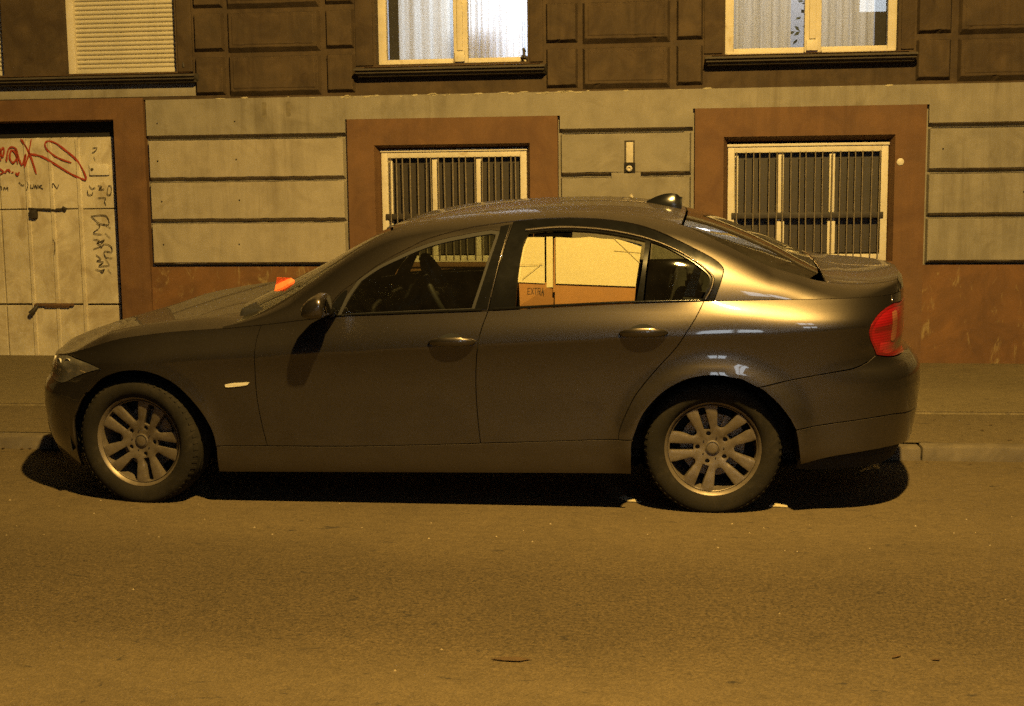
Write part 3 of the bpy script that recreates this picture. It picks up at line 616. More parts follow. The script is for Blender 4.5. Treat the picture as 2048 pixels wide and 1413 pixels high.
def width(u, z):
    u = np.asarray(u, float) + 0 * np.asarray(z, float); z = np.asarray(z, float) + 0 * u
    zc, zb = Z_CREASE(u), Z_BELT(u)
    wb, wc, wm, wl, wo = W_BELT(u), W_CREASE(u), W_MID(u), W_LOW(u), W_BOT(u)
    fade = sstep(.1, .9, u) * (1 - .55 * sstep(2.3, 2.7, u))   # crease is soft on the front wing, crisp on the doors
    shoulder = sstep(2.5, 2.95, u)
    one = np.ones_like(u)
    zc2 = np.minimum(zc, zb - .05)
    nodes = [(.16 * one, wo, 0 * one, .55 * one), (.31 * one, wl, .12 * one, .05 * one),
             (.52 * one, wm, 0 * one, 0 * one),
             (zc2, wc, (.02 + .20 * fade) * one, (-.02 - .07 * fade) * one),
             (zb, wb, (-.34 - .55 * shoulder) * one, (-.34) * one)]
    w = herm(z, nodes)
    for xc in (0.0, 2.76):                  # wheel-arch flare
        r = np.hypot(u - xc, (z - .29) * 1.02)
        w = w + (.036 if xc else .010) * np.exp(-((r - .378) / (.072 if xc else .05)) ** 2) * sstep(.16, .3, z)
    return w
def plan_curve(a, b, n, m):
    ph = np.pi / 4 * (1 - np.cos(np.pi * np.linspace(0, 1, 1600)))
    t = np.sin(ph) ** (2 / n); y = np.cos(ph) ** (2 / m)
    s = np.concatenate([[0], np.cumsum(np.hypot(np.diff(t) * a, np.diff(y) * b))])
    return s, t, y
SF, TF, YF = plan_curve(.895, .88, 2.9, 1.75)
SR, TR, YR = plan_curve(.79, .88, 4.6, 2.5)
U_NOSE = XF - SF[-1]; U_TAIL = XR + SR[-1]
X_NOSE = spl([(.1, -.705), (.2, -.745), (.3, -.765), (.45, -.778), (.52, -.765), (.56, -.735), (.65, -.712), (.75, -.68), (.9, -.6)])
X_TAIL = spl([(.1, 3.66), (.25, 3.735), (.38, 3.765), (.52, 3.782), (.60, 3.782), (.655, 3.768), (.70, 3.702), (.80, 3.695), (.92, 3.695), (1.0, 3.70), (1.05, 3.70)])
def low(u, z):
    """lower body side: u is x on the flanks and arc length round the ends"""
    u = np.asarray(u, float); z = np.asarray(z, float) + 0 * u; u = u + 0 * z
    w = width(u, z)
    sF = np.clip(XF - u, 0, SF[-1]); sR = np.clip(u - XR, 0, SR[-1])
    x = np.clip(u, XF, XR)
    x = x - np.interp(sF, SF, TF) * (XF - X_NOSE(z)) + np.interp(sR, SR, TR) * (X_TAIL(z) - XR)
    y = w * np.interp(sF, SF, YF) * np.interp(sR, SR, YR)
    return np.stack([x, -y, z], -1)
# upper body: cross sections from the belt line over the cant rail to the centre line
T_TOP = spl([(.34, .90), (.55, .995), (.8, 1.118), (1.0, 1.226), (1.12, 1.287), (1.25, 1.332), (1.4, 1.362), (1.6, 1.386), (1.85, 1.401), (2.1, 1.406), (2.3, 1.402), (2.45, 1.389), (2.6, 1.36), (2.75, 1.322), (2.95, 1.25), (3.1, 1.185), (3.22, 1.128), (3.30, 1.092), (3.40, 1.073), (3.55, 1.062), (3.66, 1.064), (3.76, 1.066)])
K_Y = spl([(.34, .81), (.55, .775), (.8, .715), (1.0, .672), (1.2, .637), (1.5, .612), (2.0, .60), (2.4, .615), (2.6, .648), (2.8, .688), (3.0, .715), (3.2, .72), (3.4, .70), (3.76, .69)])
K_Z = spl([(.34, .862), (.45, .89), (.64, .968), (.8, 1.072), (.923, 1.15), (1.047, 1.228), (1.15, 1.284), (1.25, 1.326), (1.4, 1.359), (1.6, 1.38), (1.85, 1.393), (2.1, 1.396), (2.3, 1.39), (2.45, 1.373), (2.6, 1.338), (2.8, 1.258), (3.0, 1.17), (3.12, 1.122), (3.22, 1.083), (3.34, 1.061), (3.5, 1.053), (3.66, 1.055), (3.76, 1.057)])
_ur = XR + SR; _RB = low(_ur, np.full(len(_ur), 1.0))
def corner(x):
    """how far the plan view has rounded in at the tail"""
    return np.where(x > XR, np.interp(x, _RB[:, 0], YR), 1.0)
def can(x, t):
    x = np.asarray(x, float); t = np.asarray(t, float) + 0 * x; x = x + 0 * t
    p0 = np.stack([W_BELT(x), Z_BELT(x)], -1); k = np.stack([K_Y(x), K_Z(x)], -1)
    T = np.stack([0 * x, T_TOP(x)], -1)
    c2 = np.stack([k[..., 0] * .55, T[..., 1] - .0 * x], -1)
    d1 = p0 - k; L1 = np.maximum(np.hypot(d1[..., 0], d1[..., 1]), 1e-6)
    d2 = c2 - k; L2 = np.hypot(d2[..., 0], d2[..., 1])
    r1 = np.minimum(.085, .45 * L1)[..., None]; r2 = np.minimum(.11, .45 * L2)[..., None]
    k1 = k + d1 / L1[..., None] * r1; k2 = k + d2 / L2[..., None] * r2
    bow = (np.minimum(L1, .5) * (.055 - .02 * sstep(2.4, 2.8, x) - .02 * sstep(3.0, 3.3, x)))[..., None]
    nrm = np.stack([-d1[..., 1], d1[..., 0]], -1) / L1[..., None]
    nrm = nrm * np.sign(nrm[..., 0:1] + 1e-9)
    mid = (p0 + k1) / 2 + nrm * bow * 2
    def q2(a, b, c, s):
        s = s[..., None]; return a * (1 - s) ** 2 + 2 * b * s * (1 - s) + c * s * s
    s1 = np.clip(t / .42, 0, 1); s2 = np.clip((t - .42) / .14, 0, 1); s3 = np.clip((t - .56) / .44, 0, 1)
    # the corner piece leaves along the bowed side so that the two join smoothly
    e1 = k1 - mid; e1 = e1 / np.maximum(np.hypot(e1[..., 0], e1[..., 1]), 1e-6)[..., None]
    kk = k1 + e1 * r1
    kk2 = kk + (c2 - kk) / np.hypot((c2 - kk)[..., 0], (c2 - kk)[..., 1])[..., None] * r2
    v = np.where((t < .42)[..., None], q2(p0, mid, k1, s1), np.where((t < .56)[..., None], q2(k1, kk, kk2, s2), q2(kk2, c2, T, s3)))
    return np.stack([x, -v[..., 0] * corner(x), v[..., 1]], -1)
# bonnet: boundary is the belt line itself, tabulated over x
_ub = np.linspace(U_NOSE, .75, 500)
_B = low(_ub, Z_BELT(_ub))
H_CEN = spl([(-.76, .648), (-.66, .695), (-.5, .752), (-.3, .806), (0, .868), (.25, .903), (.45, .922), (.62, .94)])
def hood(x, s):
    """bonnet over x and s = y / half width (-1 near edge .. 1 far edge)"""
    x = np.asarray(x, float); s = np.asarray(s, float) + 0 * x; x = x + 0 * s
    ye = np.interp(x, _B[:, 0], -_B[:, 1]) - .003; ze = np.interp(x, _B[:, 0], _B[:, 2])
    zt = np.maximum(H_CEN(x), ze + .003)
    lift = .044 * sstep(-.6, -.1, x) * (1 - .2 * sstep(.3, .6, x)) + .004
    zc = np.minimum(ze + lift, zt - .004)
    a = np.abs(s); c = .845
    t = np.clip(a / c, 0, 1); inner = zt + (zc - zt) * t ** 2
    o = np.clip((a - c) / (1 - c), 0, 1)
    m0 = (zc - zt) * 2 / c * (1 - c) * 1.5; m1 = (ze - zc) * 1.5
    outer = (1 + 2 * o) * (1 - o) ** 2 * zc + o * (1 - o) ** 2 * m0 + o * o * (3 - 2 * o) * ze + o * o * (o - 1) * m1
    return np.stack([x, s * ye, np.where(a < c, inner, outer)], -1)
# ---------------------------------------------------------------- car: panels cut from the surfaces above
def crom(P, n=6):
    """smooth open curve through points"""
    P = [np.array(p, float) for p in P]
    if len(P) < 3: return P
    out = []
    for i in range(len(P) - 1):
        p1, p2 = P[i], P[i + 1]; p0 = P[i - 1] if i else 2 * p1 - p2; p3 = P[i + 2] if i + 2 < len(P) else 2 * p2 - p1
        for k in range(n):
            t = k / n; out.append(.5 * (2 * p1 + (p2 - p0) * t + (2 * p0 - 5 * p1 + 4 * p2 - p3) * t * t + (3 * p1 - p0 - 3 * p2 + p3) * t ** 3))
    return out + [P[-1]]
def path(*segs):
    """closed outline from smooth curve pieces (sharp corners where pieces meet)"""
    out = []
    for s in segs:
        for p in (crom(s) if len(s) > 2 else [np.array(p, float) for p in s]):
            if not out or np.hypot(*(p - out[-1])) > 1e-4: out.append(p)
    if np.hypot(*(out[0] - out[-1])) < 1e-4: out.pop()
    return np.array(out)
def rev(s): return list(s)[::-1]
def resample(P, h):
    out = []
    for i in range(len(P)):
        a, b = P[i], P[(i + 1) % len(P)]; n = max(1, int(math.ceil(np.hypot(*(b - a)) / h)))
        for k in range(n): out.append(a + (b - a) * k / n)
    return np.array(out)
def area2(P): x, y = P[:, 0], P[:, 1]; return np.sum(x * np.roll(y, -1) - np.roll(x, -1) * y)
def offset(P, d):
    """move the outline inwards by d (outwards if negative)"""
    if area2(P) < 0: P = P[::-1]
    a = P - np.roll(P, 1, 0); b = np.roll(P, -1, 0) - P
    na = np.stack([-a[:, 1], a[:, 0]], 1) / np.maximum(np.hypot(*a.T), 1e-9)[:, None]; nb = np.stack([-b[:, 1], b[:, 0]], 1) / np.maximum(np.hypot(*b.T), 1e-9)[:, None]
    m = na + nb; l2 = np.maximum(np.sum(m * m, 1), .6)
    return P + m * (2 * d / l2)[:, None]
def inside(P, Q):
    x, y = Q[:, 0], Q[:, 1]; c = np.zeros(len(Q), bool); n = len(P); j = n - 1
    for i in range(n):
        xi, yi = P[i]; xj, yj = P[j]
        hit = ((yi > y) != (yj > y)) & (x < (xj - xi) * (y - yi) / (yj - yi + 1e-12) + xi); c ^= hit; j = i
    return c
def dist_to(P, Q):
    a = P; b = np.roll(P, -1, 0); best = np.full(len(Q), 9.0)
    for p, r_ in zip(a, b):
        d = r_ - p; L = max(d @ d, 1e-12); t = np.clip(((Q - p) @ d) / L, 0, 1); best = np.minimum(best, np.hypot(*(Q - p - t[:, None] * d).T))
    return best
def surf_normals(S, uv):
    e = 2e-3; a = S(uv[:, 0] + e, uv[:, 1]) - S(uv[:, 0] - e, uv[:, 1]); b = S(uv[:, 0], uv[:, 1] + e) - S(uv[:, 0], uv[:, 1] - e)
    n = np.cross(a, b); n /= np.maximum(np.linalg.norm(n, axis=1), 1e-9)[:, None]
    p = S(uv[:, 0], uv[:, 1]); c = np.stack([np.clip(p[:, 0], .1, 2.9), 0 * p[:, 1], np.full(len(p), .45)], 1)
    n[np.sum(n * (p - c), 1) < 0] *= -1
    return n
CREASE_PTS = None
def panel(name, S, outer, m, parent, holes=(), off=0.0, h=.03, thick=.014, gap=.0022, mirror=False, both=False, extra=None, scale=(1, 1)):
    """thin curved panel: outline in surface coordinates, filled, folded edges; smooth normals from the surface"""
    outer = resample(offset(np.asarray(outer, float), gap) if gap else np.asarray(outer, float), h)
    if area2(outer) < 0: outer = outer[::-1]
    hs = []
    for q in holes:
        q = np.asarray(q, float); q = offset(q, -gap) if gap else q; q = resample(q, h)
        hs.append(q if area2(q) > 0 else q[::-1])
    lo_, hi_ = outer.min(0), outer.max(0)
    gx_, gy_ = np.meshgrid(np.arange(lo_[0] + h / 2, hi_[0], h * scale[0]), np.arange(lo_[1] + h / 2, hi_[1], h * scale[1]))
    gx_ = gx_ + (np.arange(gx_.shape[0])[:, None] % 2) * h * .5
    Q = np.stack([gx_.ravel(), gy_.ravel()], 1)
    if extra is not None: Q = np.concatenate([Q, extra])
    if len(Q):
        Q = Q[inside(outer, Q)]; Q = Q[dist_to(outer, Q) > h * .35] if len(Q) else Q
        for q in hs:
            if len(Q): Q = Q[~inside(q, Q)]; Q = Q[dist_to(q, Q) > h * .35]
    loops = [outer] + hs; V = np.concatenate(loops + [Q]); E = []; n0 = 0
    for lp in loops:
        E += [(n0 + i, n0 + (i + 1) % len(lp)) for i in range(len(lp))]; n0 += len(lp)
    vo, _, fo, _, _, _ = delaunay_2d_cdt([Vector(v) for v in V], E, [], 0, 1e-6)
    vo = np.array([tuple(v) for v in vo]); fo = [tuple(t) for t in fo]
    cen = np.array([vo[list(t)].mean(0) for t in fo]); keep = inside(outer, cen)
    for q in hs: keep &= ~inside(q, cen)
    fo = [t for t, k in zip(fo, keep) if k]
    P = S(vo[:, 0], vo[:, 1]); N = surf_normals(S, vo); P = P + N * off
    verts = [P]; norms = [N]; faces = []
    for t in fo:
        a, b, c = P[list(t)]; fn = np.cross(b - a, c - a)
        faces.append(t if fn @ N[list(t)].mean(0) > 0 else t[::-1])
    base = len(P)
    if thick:
        for li, lp in enumerate(loops):
            p = S(lp[:, 0], lp[:, 1]); n_ = surf_normals(S, lp); p = p + n_ * off; k = len(lp)
            tan = np.roll(p, -1, 0) - np.roll(p, 1, 0); tan /= np.maximum(np.linalg.norm(tan, axis=1), 1e-9)[:, None]
            fnrm = np.cross(tan, n_); c2 = p.mean(0)
            if np.sum(fnrm * (p - c2)) < 0: fnrm = -fnrm
            if li: fnrm = -fnrm
            eb = n_ * .55 + fnrm * .85; eb /= np.linalg.norm(eb, axis=1)[:, None]; verts += [p, p - n_ * thick]; norms += [eb, fnrm]
            for i in range(k):
                j = (i + 1) % k; q = (base + i, base + j, base + k + j, base + k + i)
                fn = np.cross(p[j] - p[i], -n_[i]); faces.append(q if fn @ fnrm[i] > 0 else q[::-1])
            base += 2 * k
    V3 = np.concatenate(verts); N3 = np.concatenate(norms)
    def fin(V3, N3, faces):
        me = bpy.data.meshes.new(name); me.from_pydata([tuple(map(float, v)) for v in V3], [], faces); me.update()
        me.polygons.foreach_set('use_smooth', [True] * len(me.polygons))
        me.normals_split_custom_set_from_vertices([tuple(map(float, v)) for v in N3])
        return link(name, me, m, parent)
    flip = np.array([1, -1, 1.0])
    if both: return fin(np.concatenate([V3, V3 * flip]), np.concatenate([N3, N3 * flip]), faces + [tuple(i + len(V3) for i in f[::-1]) for f in faces])
    if mirror: return fin(V3 * flip, N3 * flip, [f[::-1] for f in faces])
    return fin(V3, N3, faces)
# ---------------------------------------------------------------- car materials
def paint_mat():
    m = bpy.data.materials.new('graphite_metallic_paint'); m.use_nodes = True; n, l = nodes_of(m); p = n['Principled BSDF']; v = coords(n, l)
    fl = n.new('ShaderNodeTexVoronoi'); fl.inputs['Scale'].default_value = 1400; l.new(v, fl.inputs['Vector'])
    flake = ramp(n, l, fl.outputs['Color'], [(.2, (.054, .046, .040)), (.8, (.090, .078, .068))])
    # road film: thicker low down on the doors and sills, in drifts
    sz = n.new('ShaderNodeSeparateXYZ'); l.new(v, sz.inputs[0])
    mr = n.new('ShaderNodeMapRange'); l.new(sz.outputs['Z'], mr.inputs['Value']); mr.inputs['From Min'].default_value = .8; mr.inputs['From Max'].default_value = .2; mr.inputs['To Min'].default_value = .03; mr.inputs['To Max'].default_value = .26
    du = n.new('ShaderNodeMath'); du.operation = 'MULTIPLY'; l.new(mr.outputs['Result'], du.inputs[0]); l.new(ramp(n, l, noise(n, l, v, 4.5, 7, .7, .5), [(.3, .35), (.75, 1)]), du.inputs[1])
    ge = n.new('ShaderNodeNewGeometry'); sn = n.new('ShaderNodeSeparateXYZ'); l.new(ge.outputs['Normal'], sn.inputs[0])
    up = n.new('ShaderNodeMapRange'); l.new(sn.outputs['Z'], up.inputs['Value']); up.inputs['From Min'].default_value = .72; up.inputs['From Max'].default_value = .98; up.inputs['To Max'].default_value = .62
    um = n.new('ShaderNodeMath'); um.operation = 'MULTIPLY'; l.new(up.outputs['Result'], um.inputs[0]); l.new(ramp(n, l, noise(n, l, v, 7, 6, .7, .4), [(.25, .75), (.75, 1)]), um.inputs[1])
    sk = n.new('ShaderNodeTexVoronoi'); sk.inputs['Scale'].default_value = 75; l.new(v, sk.inputs['Vector'])
    skf = ramp(n, l, sk.outputs['Distance'], [(.06, .35), (.12, 0)])
    ski = n.new('ShaderNodeMath'); ski.operation = 'MULTIPLY'; l.new(skf, ski.inputs[0]); l.new(ramp(n, l, noise(n, l, v, 3, 3, .6), [(.5, 0), (.62, 1)]), ski.inputs[1])
    a1 = n.new('ShaderNodeMath'); a1.operation = 'MAXIMUM'; l.new(du.outputs[0], a1.inputs[0]); l.new(um.outputs[0], a1.inputs[1])
    a2 = n.new('ShaderNodeMath'); a2.operation = 'MAXIMUM'; l.new(a1.outputs[0], a2.inputs[0]); l.new(ski.outputs[0], a2.inputs[1]); du = a2
    l.new(mixc(n, l, du.outputs[0], flake, (.046, .034, .022)), p.inputs['Base Color'])
    me_ = n.new('ShaderNodeMath'); me_.operation = 'MULTIPLY_ADD'; me_.inputs[1].default_value = -.9; me_.inputs[2].default_value = .92; l.new(du.outputs[0], me_.inputs[0]); l.new(me_.outputs[0], p.inputs['Metallic'])
    ro = n.new('ShaderNodeMath'); ro.operation = 'MULTIPLY_ADD'; l.new(du.outputs[0], ro.inputs[0]); ro.inputs[1].default_value = .45; ro.inputs[2].default_value = .335; l.new(ro.outputs[0], p.inputs['Roughness'])
    cw = n.new('ShaderNodeMath'); cw.operation = 'MULTIPLY_ADD'; l.new(du.outputs[0], cw.inputs[0]); cw.inputs[1].default_value = -1.1; cw.inputs[2].default_value = .95; cw.use_clamp = True; l.new(cw.outputs[0], p.inputs['Coat Weight'])
    cr = n.new('ShaderNodeMapRange'); l.new(noise(n, l, v, 30, 5, .7), cr.inputs['Value']); cr.inputs['To Min'].default_value = .01; cr.inputs['To Max'].default_value = .06; l.new(cr.outputs['Result'], p.inputs['Coat Roughness'])
    p.inputs['Specular IOR Level'].default_value = .5
    return m
M_PAINT = paint_mat()
M_TRIM = mat('black_trim', (.006, .006, .006), .16, .2, 12, 200, .02, .0005, spec=.35)
M_RUBBER = mat('black_rubber', (.014, .013, .012), .75, .2, 12, 200, .2, .002)
M_TYRE = mat('dusty_tyre', (.013, .011, .008), .9, .3, 10, 160, .35, .003, spec=.2, stain=(.034, .028, .020), stain_scale=9, stain_lo=.5, stain_hi=.9)
M_ALLOY = mat('silver_alloy', (.165, .138, .108), .46, .14, 12, 150, .05, .001, metallic=.5, stain=(.062, .045, .028), stain_scale=9, stain_lo=.45, stain_hi=.85)
M_LUGDARK = mat('lug_recess', (.02, .018, .016), .7, .2, 20, 100, 0)
M_DISC = mat('brake_disc', (.22, .18, .14), .5, .2, 20, 200, .1, metallic=.6)
M_LINER = mat('black_liner', (.010, .010, .010), .9, .2, 12, 80, .1)
M_GLASS = glass_mat('car_glass', (.68, .72, .64), .012); M_GLASSDUSTY = glass_mat('dusty_screen_glass', (.66, .70, .62), .07)
M_CLEAR = glass_mat('car_glass_clear', (.93, .95, .90), .008)
M_REDLENS = None
def lens(name, c, rough=.06):
    m = bpy.data.materials.new(name); m.use_nodes = True; n, l = nodes_of(m); p = n['Principled BSDF']; v = coords(n, l)
    w = n.new('ShaderNodeTexWave'); w.inputs['Scale'].default_value = 26; w.bands_direction = 'Z'; l.new(v, w.inputs['Vector'])
    l.new(ramp(n, l, w.outputs['Fac'], [(.2, tuple(x * .75 for x in c)), (.8, c)]), p.inputs['Base Color'])
    p.inputs['Roughness'].default_value = .35; p.inputs['Coat Weight'].default_value = 1; p.inputs['Coat Roughness'].default_value = rough
    return m
M_REDLENS = lens('red_lens', (.25, .006, .010)); M_AMBER = lens('amber_lens', (.60, .42, .22)); M_CLEARRED = lens('smoked_clear_lens', (.30, .10, .05)); M_DARKRED = lens('dark_red_cell', (.16, .006, .008)); M_PINKRED = lens('bright_red_cell', (.42, .018, .024)); M_WHITELENS = lens('white_lens', (.62, .58, .48))
M_CHROME = mat('chrome', (.75, .73, .70), .08, .03, 8, 60, 0, metallic=1)
M_REFLECT = mat('headlight_reflector', (.74, .70, .62), .30, .10, 14, 80, .3, .01, metallic=.25, spec=.9)
M_GLINT = mat('glint_chrome', (.9, .88, .84), .24, .03, 8, 60, 0, metallic=1)
M_HEADLENS = glass_mat('lit_look_headlight_lens', (.92, .92, .88), .12, (.75, .70, .6), .02)  # milky film paints a lit look onto the clear lens
M_SEAT = mat('dark_seat_cloth', (.018, .017, .016), .9, .2, 15, 200, .3, .003)
M_DASH = mat('dark_dashboard', (.014, .013, .012), .6, .15, 15, 150, .2)
M_GREYSTRAP = mat('grey_webbing', (.16, .15, .13), .8, .1, 20, 100, .1)
# ---------------------------------------------------------------- outlines in (u, z) on the flank and (x, t) on the cabin
TILT = R(3.0)
car = empty('car', (0, -.757 + .757 * math.cos(TILT), .757 * math.sin(TILT)), (TILT, 0, 0))
tag(car, 'dark graphite four door saloon car parked with two wheels up on the pavement', 'car')
ARCH_F = [(-.44, .135), (-.392, .25), (-.371, .387), (-.344, .443), (-.291, .538), (-.213, .611), (-.115, .653), (-.022, .67), (.067, .667), (.15, .643), (.226, .598), (.301, .521), (.349, .453), (.385, .375), (.399, .30), (.394, .17)]
ARCH_R = [(2.387, .194), (2.388, .318), (2.404, .40), (2.431, .47), (2.471, .53), (2.529, .59), (2.597, .634), (2.672, .662), (2.767, .672), (2.886, .654), (2.98, .604), (3.048, .536), (3.095, .472), (3.132, .377), (3.154, .257)]
SILL = [(.399, .304), (.648, .307), (1.055, .311), (1.679, .334), (2.327, .363), (2.392, .367)]
DOOR_F = [(.634, .884), (.618, .819), (.612, .74), (.61, .585), (.624, .45), (.65, .307)]
DOOR_M = [(1.727, .957), (1.694, .862), (1.676, .764), (1.667, .657), (1.667, .542), (1.674, .423), (1.682, .334)]
DOOR_R = [(2.714, .998), (2.678, .93), (2.633, .86), (2.586, .789), (2.506, .699), (2.438, .616), (2.398, .559), (2.357, .474), (2.332, .405), (2.327, .363)]
def belt(u0, u1, n=14): us = np.linspace(u0, u1, n); return list(zip(us, Z_BELT(us)))
HEAD_TOP = [(-.97, .652), (-.80, .668), (-.66, .684), (-.526, .702), (-.42, .704), (-.321, .697), (-.255, .685), (-.199, .669)]
HEAD_BOT = [(-.199, .669), (-.29, .645), (-.39, .612), (-.482, .577), (-.578, .567), (-.78, .572), (-.95, .595), (-.97, .652)]
TAIL = [(3.553, .745), (3.507, .808), (3.497, .856), (3.512, .894), (3.57, .936), (3.673, .957), (3.80, .952), (4.02, .945), (4.04, .85), (3.99, .712), (3.80, .712), (3.66, .724), (3.553, .745)]
BUMP_R = [(2.955, .617), (3.166, .659), (3.313, .682), (3.409, .695), (3.49, .716), (3.553, .745)]
VAL = [(3.121, .422), (3.355, .454), (3.553, .467), (3.782, .45), (4.389, .44)]
def split(C_, u):  # part of a curve on one side
    return [p for p in C_ if p[0] <= u], [p for p in C_ if p[0] >= u]
cr_u = np.arange(-.3, 3.5, .028)
def crease_extra():
    z = Z_CREASE(cr_u); return np.concatenate([np.stack([cr_u, z + d], 1) for d in (-.012, 0, .012)])
CX = crease_extra()
fi = 7  # top of the front arch
for mir in (False, True):
    side = dict(mirror=mir)
    # front wing
    wing = path(crom(ARCH_F)[::2][:0] or ARCH_F[3:], [(.394, .17), (.393, .16)], [(.393, .30), SILL[0], SILL[1]] if False else [(.402, .304), (.52, .305), (.648, .307)], rev(DOOR_F), belt(.634, -.526), HEAD_TOP[3:], [HEAD_TOP[-1], (-.30, .60), ARCH_F[3]]) if False else \
        path(ARCH_F[4:15], [(.399, .304), (.52, .305), (.648, .307)], rev(DOOR_F), belt(.634, -.526), HEAD_TOP[3:], [HEAD_TOP[-1], (-.235, .63), ARCH_F[4]])
    fw = panel('front_wing', low, wing, M_PAINT, car, extra=CX, **side)
    d1 = path([DOOR_F[-1], SILL[2], (1.4, .322), DOOR_M[-1]], rev(DOOR_M), belt(1.727, .634), DOOR_F)
    fd = panel('front_door', low, d1, M_PAINT, car, extra=CX, **side)
    d2 = path([DOOR_M[-1], (2.0, .347), DOOR_R[-1]], rev(DOOR_R), belt(2.714, 1.727), DOOR_M)
    rd = panel('rear_door', low, d2, M_PAINT, car, extra=CX, **side)
    qp = path([DOOR_R[-1], SILL[-1]], ARCH_R[2:10], [ARCH_R[9], (2.955, .617)], BUMP_R, TAIL[:6], [TAIL[5], (3.673, .985), (3.66, 1.003)], belt(3.66, 2.714), DOOR_R)
    quarter = panel('rear_wing', low, qp, M_PAINT, car, extra=CX, **side)
    rk = path([(.399, .304), SILL[1], SILL[2], SILL[3], SILL[4], (2.392, .365)], [(2.392, .365), (2.388, .318), (2.387, .194)], [(2.387, .194), (1.288, .18), (.394, .168)], [(.394, .168), (.399, .304)])
    panel('sill_panel', low, rk, M_PAINT, car, gap=.0030, off=.003, **side)
    # lights
    hp = path(HEAD_TOP, HEAD_BOT)
    hl = panel('headlight', low, hp, M_REFLECT, car, off=-.040, thick=0, **side)
    panel('headlight_lens', low, hp, M_HEADLENS, hl, off=-.001, thick=0, **side)
    panel('headlight_rim', low, hp, M_TRIM, hl, holes=[offset(resample(hp, .03), .005)], off=-.004, thick=.03, gap=0, **side)
    panel('indicator', low, path([(-.40, .694), (-.30, .690), (-.215, .669), (-.30, .648), (-.40, .618), (-.40, .694)]), M_AMBER, hl, off=-.02, thick=.02, **side)
    for uc, zc, rr in ((-.49, .645, .050), (-.62, .632, .048), (-.80, .622, .046)):
        c0 = low(uc, zc); nn = surf_normals(low, np.array([[uc, zc]]))[0]; c0 = c0 - nn * .016
        if mir: c0 = c0 * np.array([1, -1, 1]); nn = nn * np.array([1, -1, 1])
        nv = Vector(nn); a = nv.orthogonal().normalized(); b = nv.cross(a); mb = MB()
        mb.rings([[Vector(c0) + nv * d + (a * math.cos(k * .3927) + b * math.sin(k * .3927)) * rr * s for k in range(16)] for s, d in ((.5, -.05), (.86, -.02), (1, .0), (1.03, .004), (1.0, .006))], caps=False)
        mb.build('lamp_bowl', M_REFLECT, hl, smooth=True, angle=50)
        mb = MB(); mb.rings([[Vector(c0) + nv * d + (a * math.cos(k * .3927) + b * math.sin(k * .3927)) * rr * s for k in range(16)] for s, d in ((.80, -.030), (.80, -.012), (.70, .0), (.52, .0075), (.30, .0115), (.04, .013))]); mb.build('glint_dome', M_GLINT, hl, smooth=True)  # chrome dome added behind the lens, shaped to catch a lamp glint
    tl = panel('tail_light', low, path(TAIL), M_REDLENS, car, off=.002, thick=.02, **side)
    panel('reversing_lens', low, path([(3.665, .925), (3.72, .925), (3.735, .86), (3.71, .80), (3.655, .80), (3.668, .86), (3.665, .925)]), M_CLEARRED, tl, off=.0028, thick=.0, gap=0, h=.02, **side)
    panel('lens_rim', low, path(TAIL), M_DARKRED, tl, holes=[offset(resample(path(TAIL), .03), .012)], off=.0032, thick=.004, gap=0, **side)
    panel('lamp_divider', low, path([(3.53, .868), (3.60, .872), (3.70, .868), (3.70, .846), (3.60, .852), (3.53, .848), (3.53, .868)]), M_DARKRED, tl, off=.0024, thick=.0, gap=0, h=.02, **side)
    panel('reflector', low, path([(3.565, .80), (3.65, .79), (3.72, .775), (3.72, .735), (3.66, .738), (3.575, .758), (3.565, .80)]), M_PINKRED, tl, off=.0024, thick=.0, gap=0, h=.02, **side)
    panel('side_repeater', low, path([(.459, .606), (.50, .613), (.572, .618), (.575, .611), (.560, .603), (.50, .596), (.466, .594), (.459, .606)]), M_WHITELENS, fw, off=.005, thick=.006, gap=0, h=.012, **side)
    # cabin side: body frame, door frames, glass
    FR_F = [(.935, .0), (.965, .09), (1.014, .186), (1.082, .243), (1.183, .304), (1.321, .360), (1.423, .402), (1.598, .436), (1.746, .452), (1.824, .460)]
    FR_R = [(1.824, .460), (1.876, .466), (2.04, .474), (2.184, .471), (2.389, .454), (2.529, .430), (2.666, .398), (2.755, .375), (2.794, .335), (2.803, .28), (2.789, .159), (2.760, .0)]
    BL = [(1.824, .460), (1.772, .22), (1.727, .0)]
    GL_F = path([(1.02, .012), (1.067, .152), (1.11, .238)], [(1.11, .238), (1.185, .280), (1.29, .312), (1.392, .348), (1.497, .372), (1.636, .392), (1.72, .402)], [(1.748, .395), (1.739, .346), (1.696, .161), (1.652, .012)])
    GL_R = path([(1.862, .006), (1.872, .188), (1.888, .34)], [(1.905, .385), (2.046, .394), (2.184, .386), (2.322, .368), (2.438, .350)], [(2.438, .350), (2.424, .175), (2.400, .008)])
    GL_Q = path([(2.448, .014), (2.462, .2), (2.478, .352)], [(2.478, .352), (2.537, .336), (2.598, .309), (2.66, .279), (2.71, .235), (2.731, .19), (2.728, .12), (2.698, .014)])
    sidef = path([(.44, .01), (.66, .0), (.935, .0)], FR_F, FR_R, [(2.760, .0), (3.2, .0), (3.625, .0)], [(3.625, .0), (3.628, .25), (3.63, .5)], [(3.63, .5), (3.28, .5)], [(3.28, .5), (3.0, .487), (2.8, .50), (2.62, .52)], [(2.62, .52), (2.0, .53), (1.22, .53)], [(1.22, .53), (1.0, .50), (.8, .47), (.6, .44), (.44, .42)], [(.44, .42), (.44, .01)])
    panel('side_frame', can, sidef, M_PAINT, car, h=.028, **side)
    ff = path(FR_F, BL, [(1.727, .0), (.935, .0)])
    exp = lambda P, d: offset(resample(P, .03), -d)
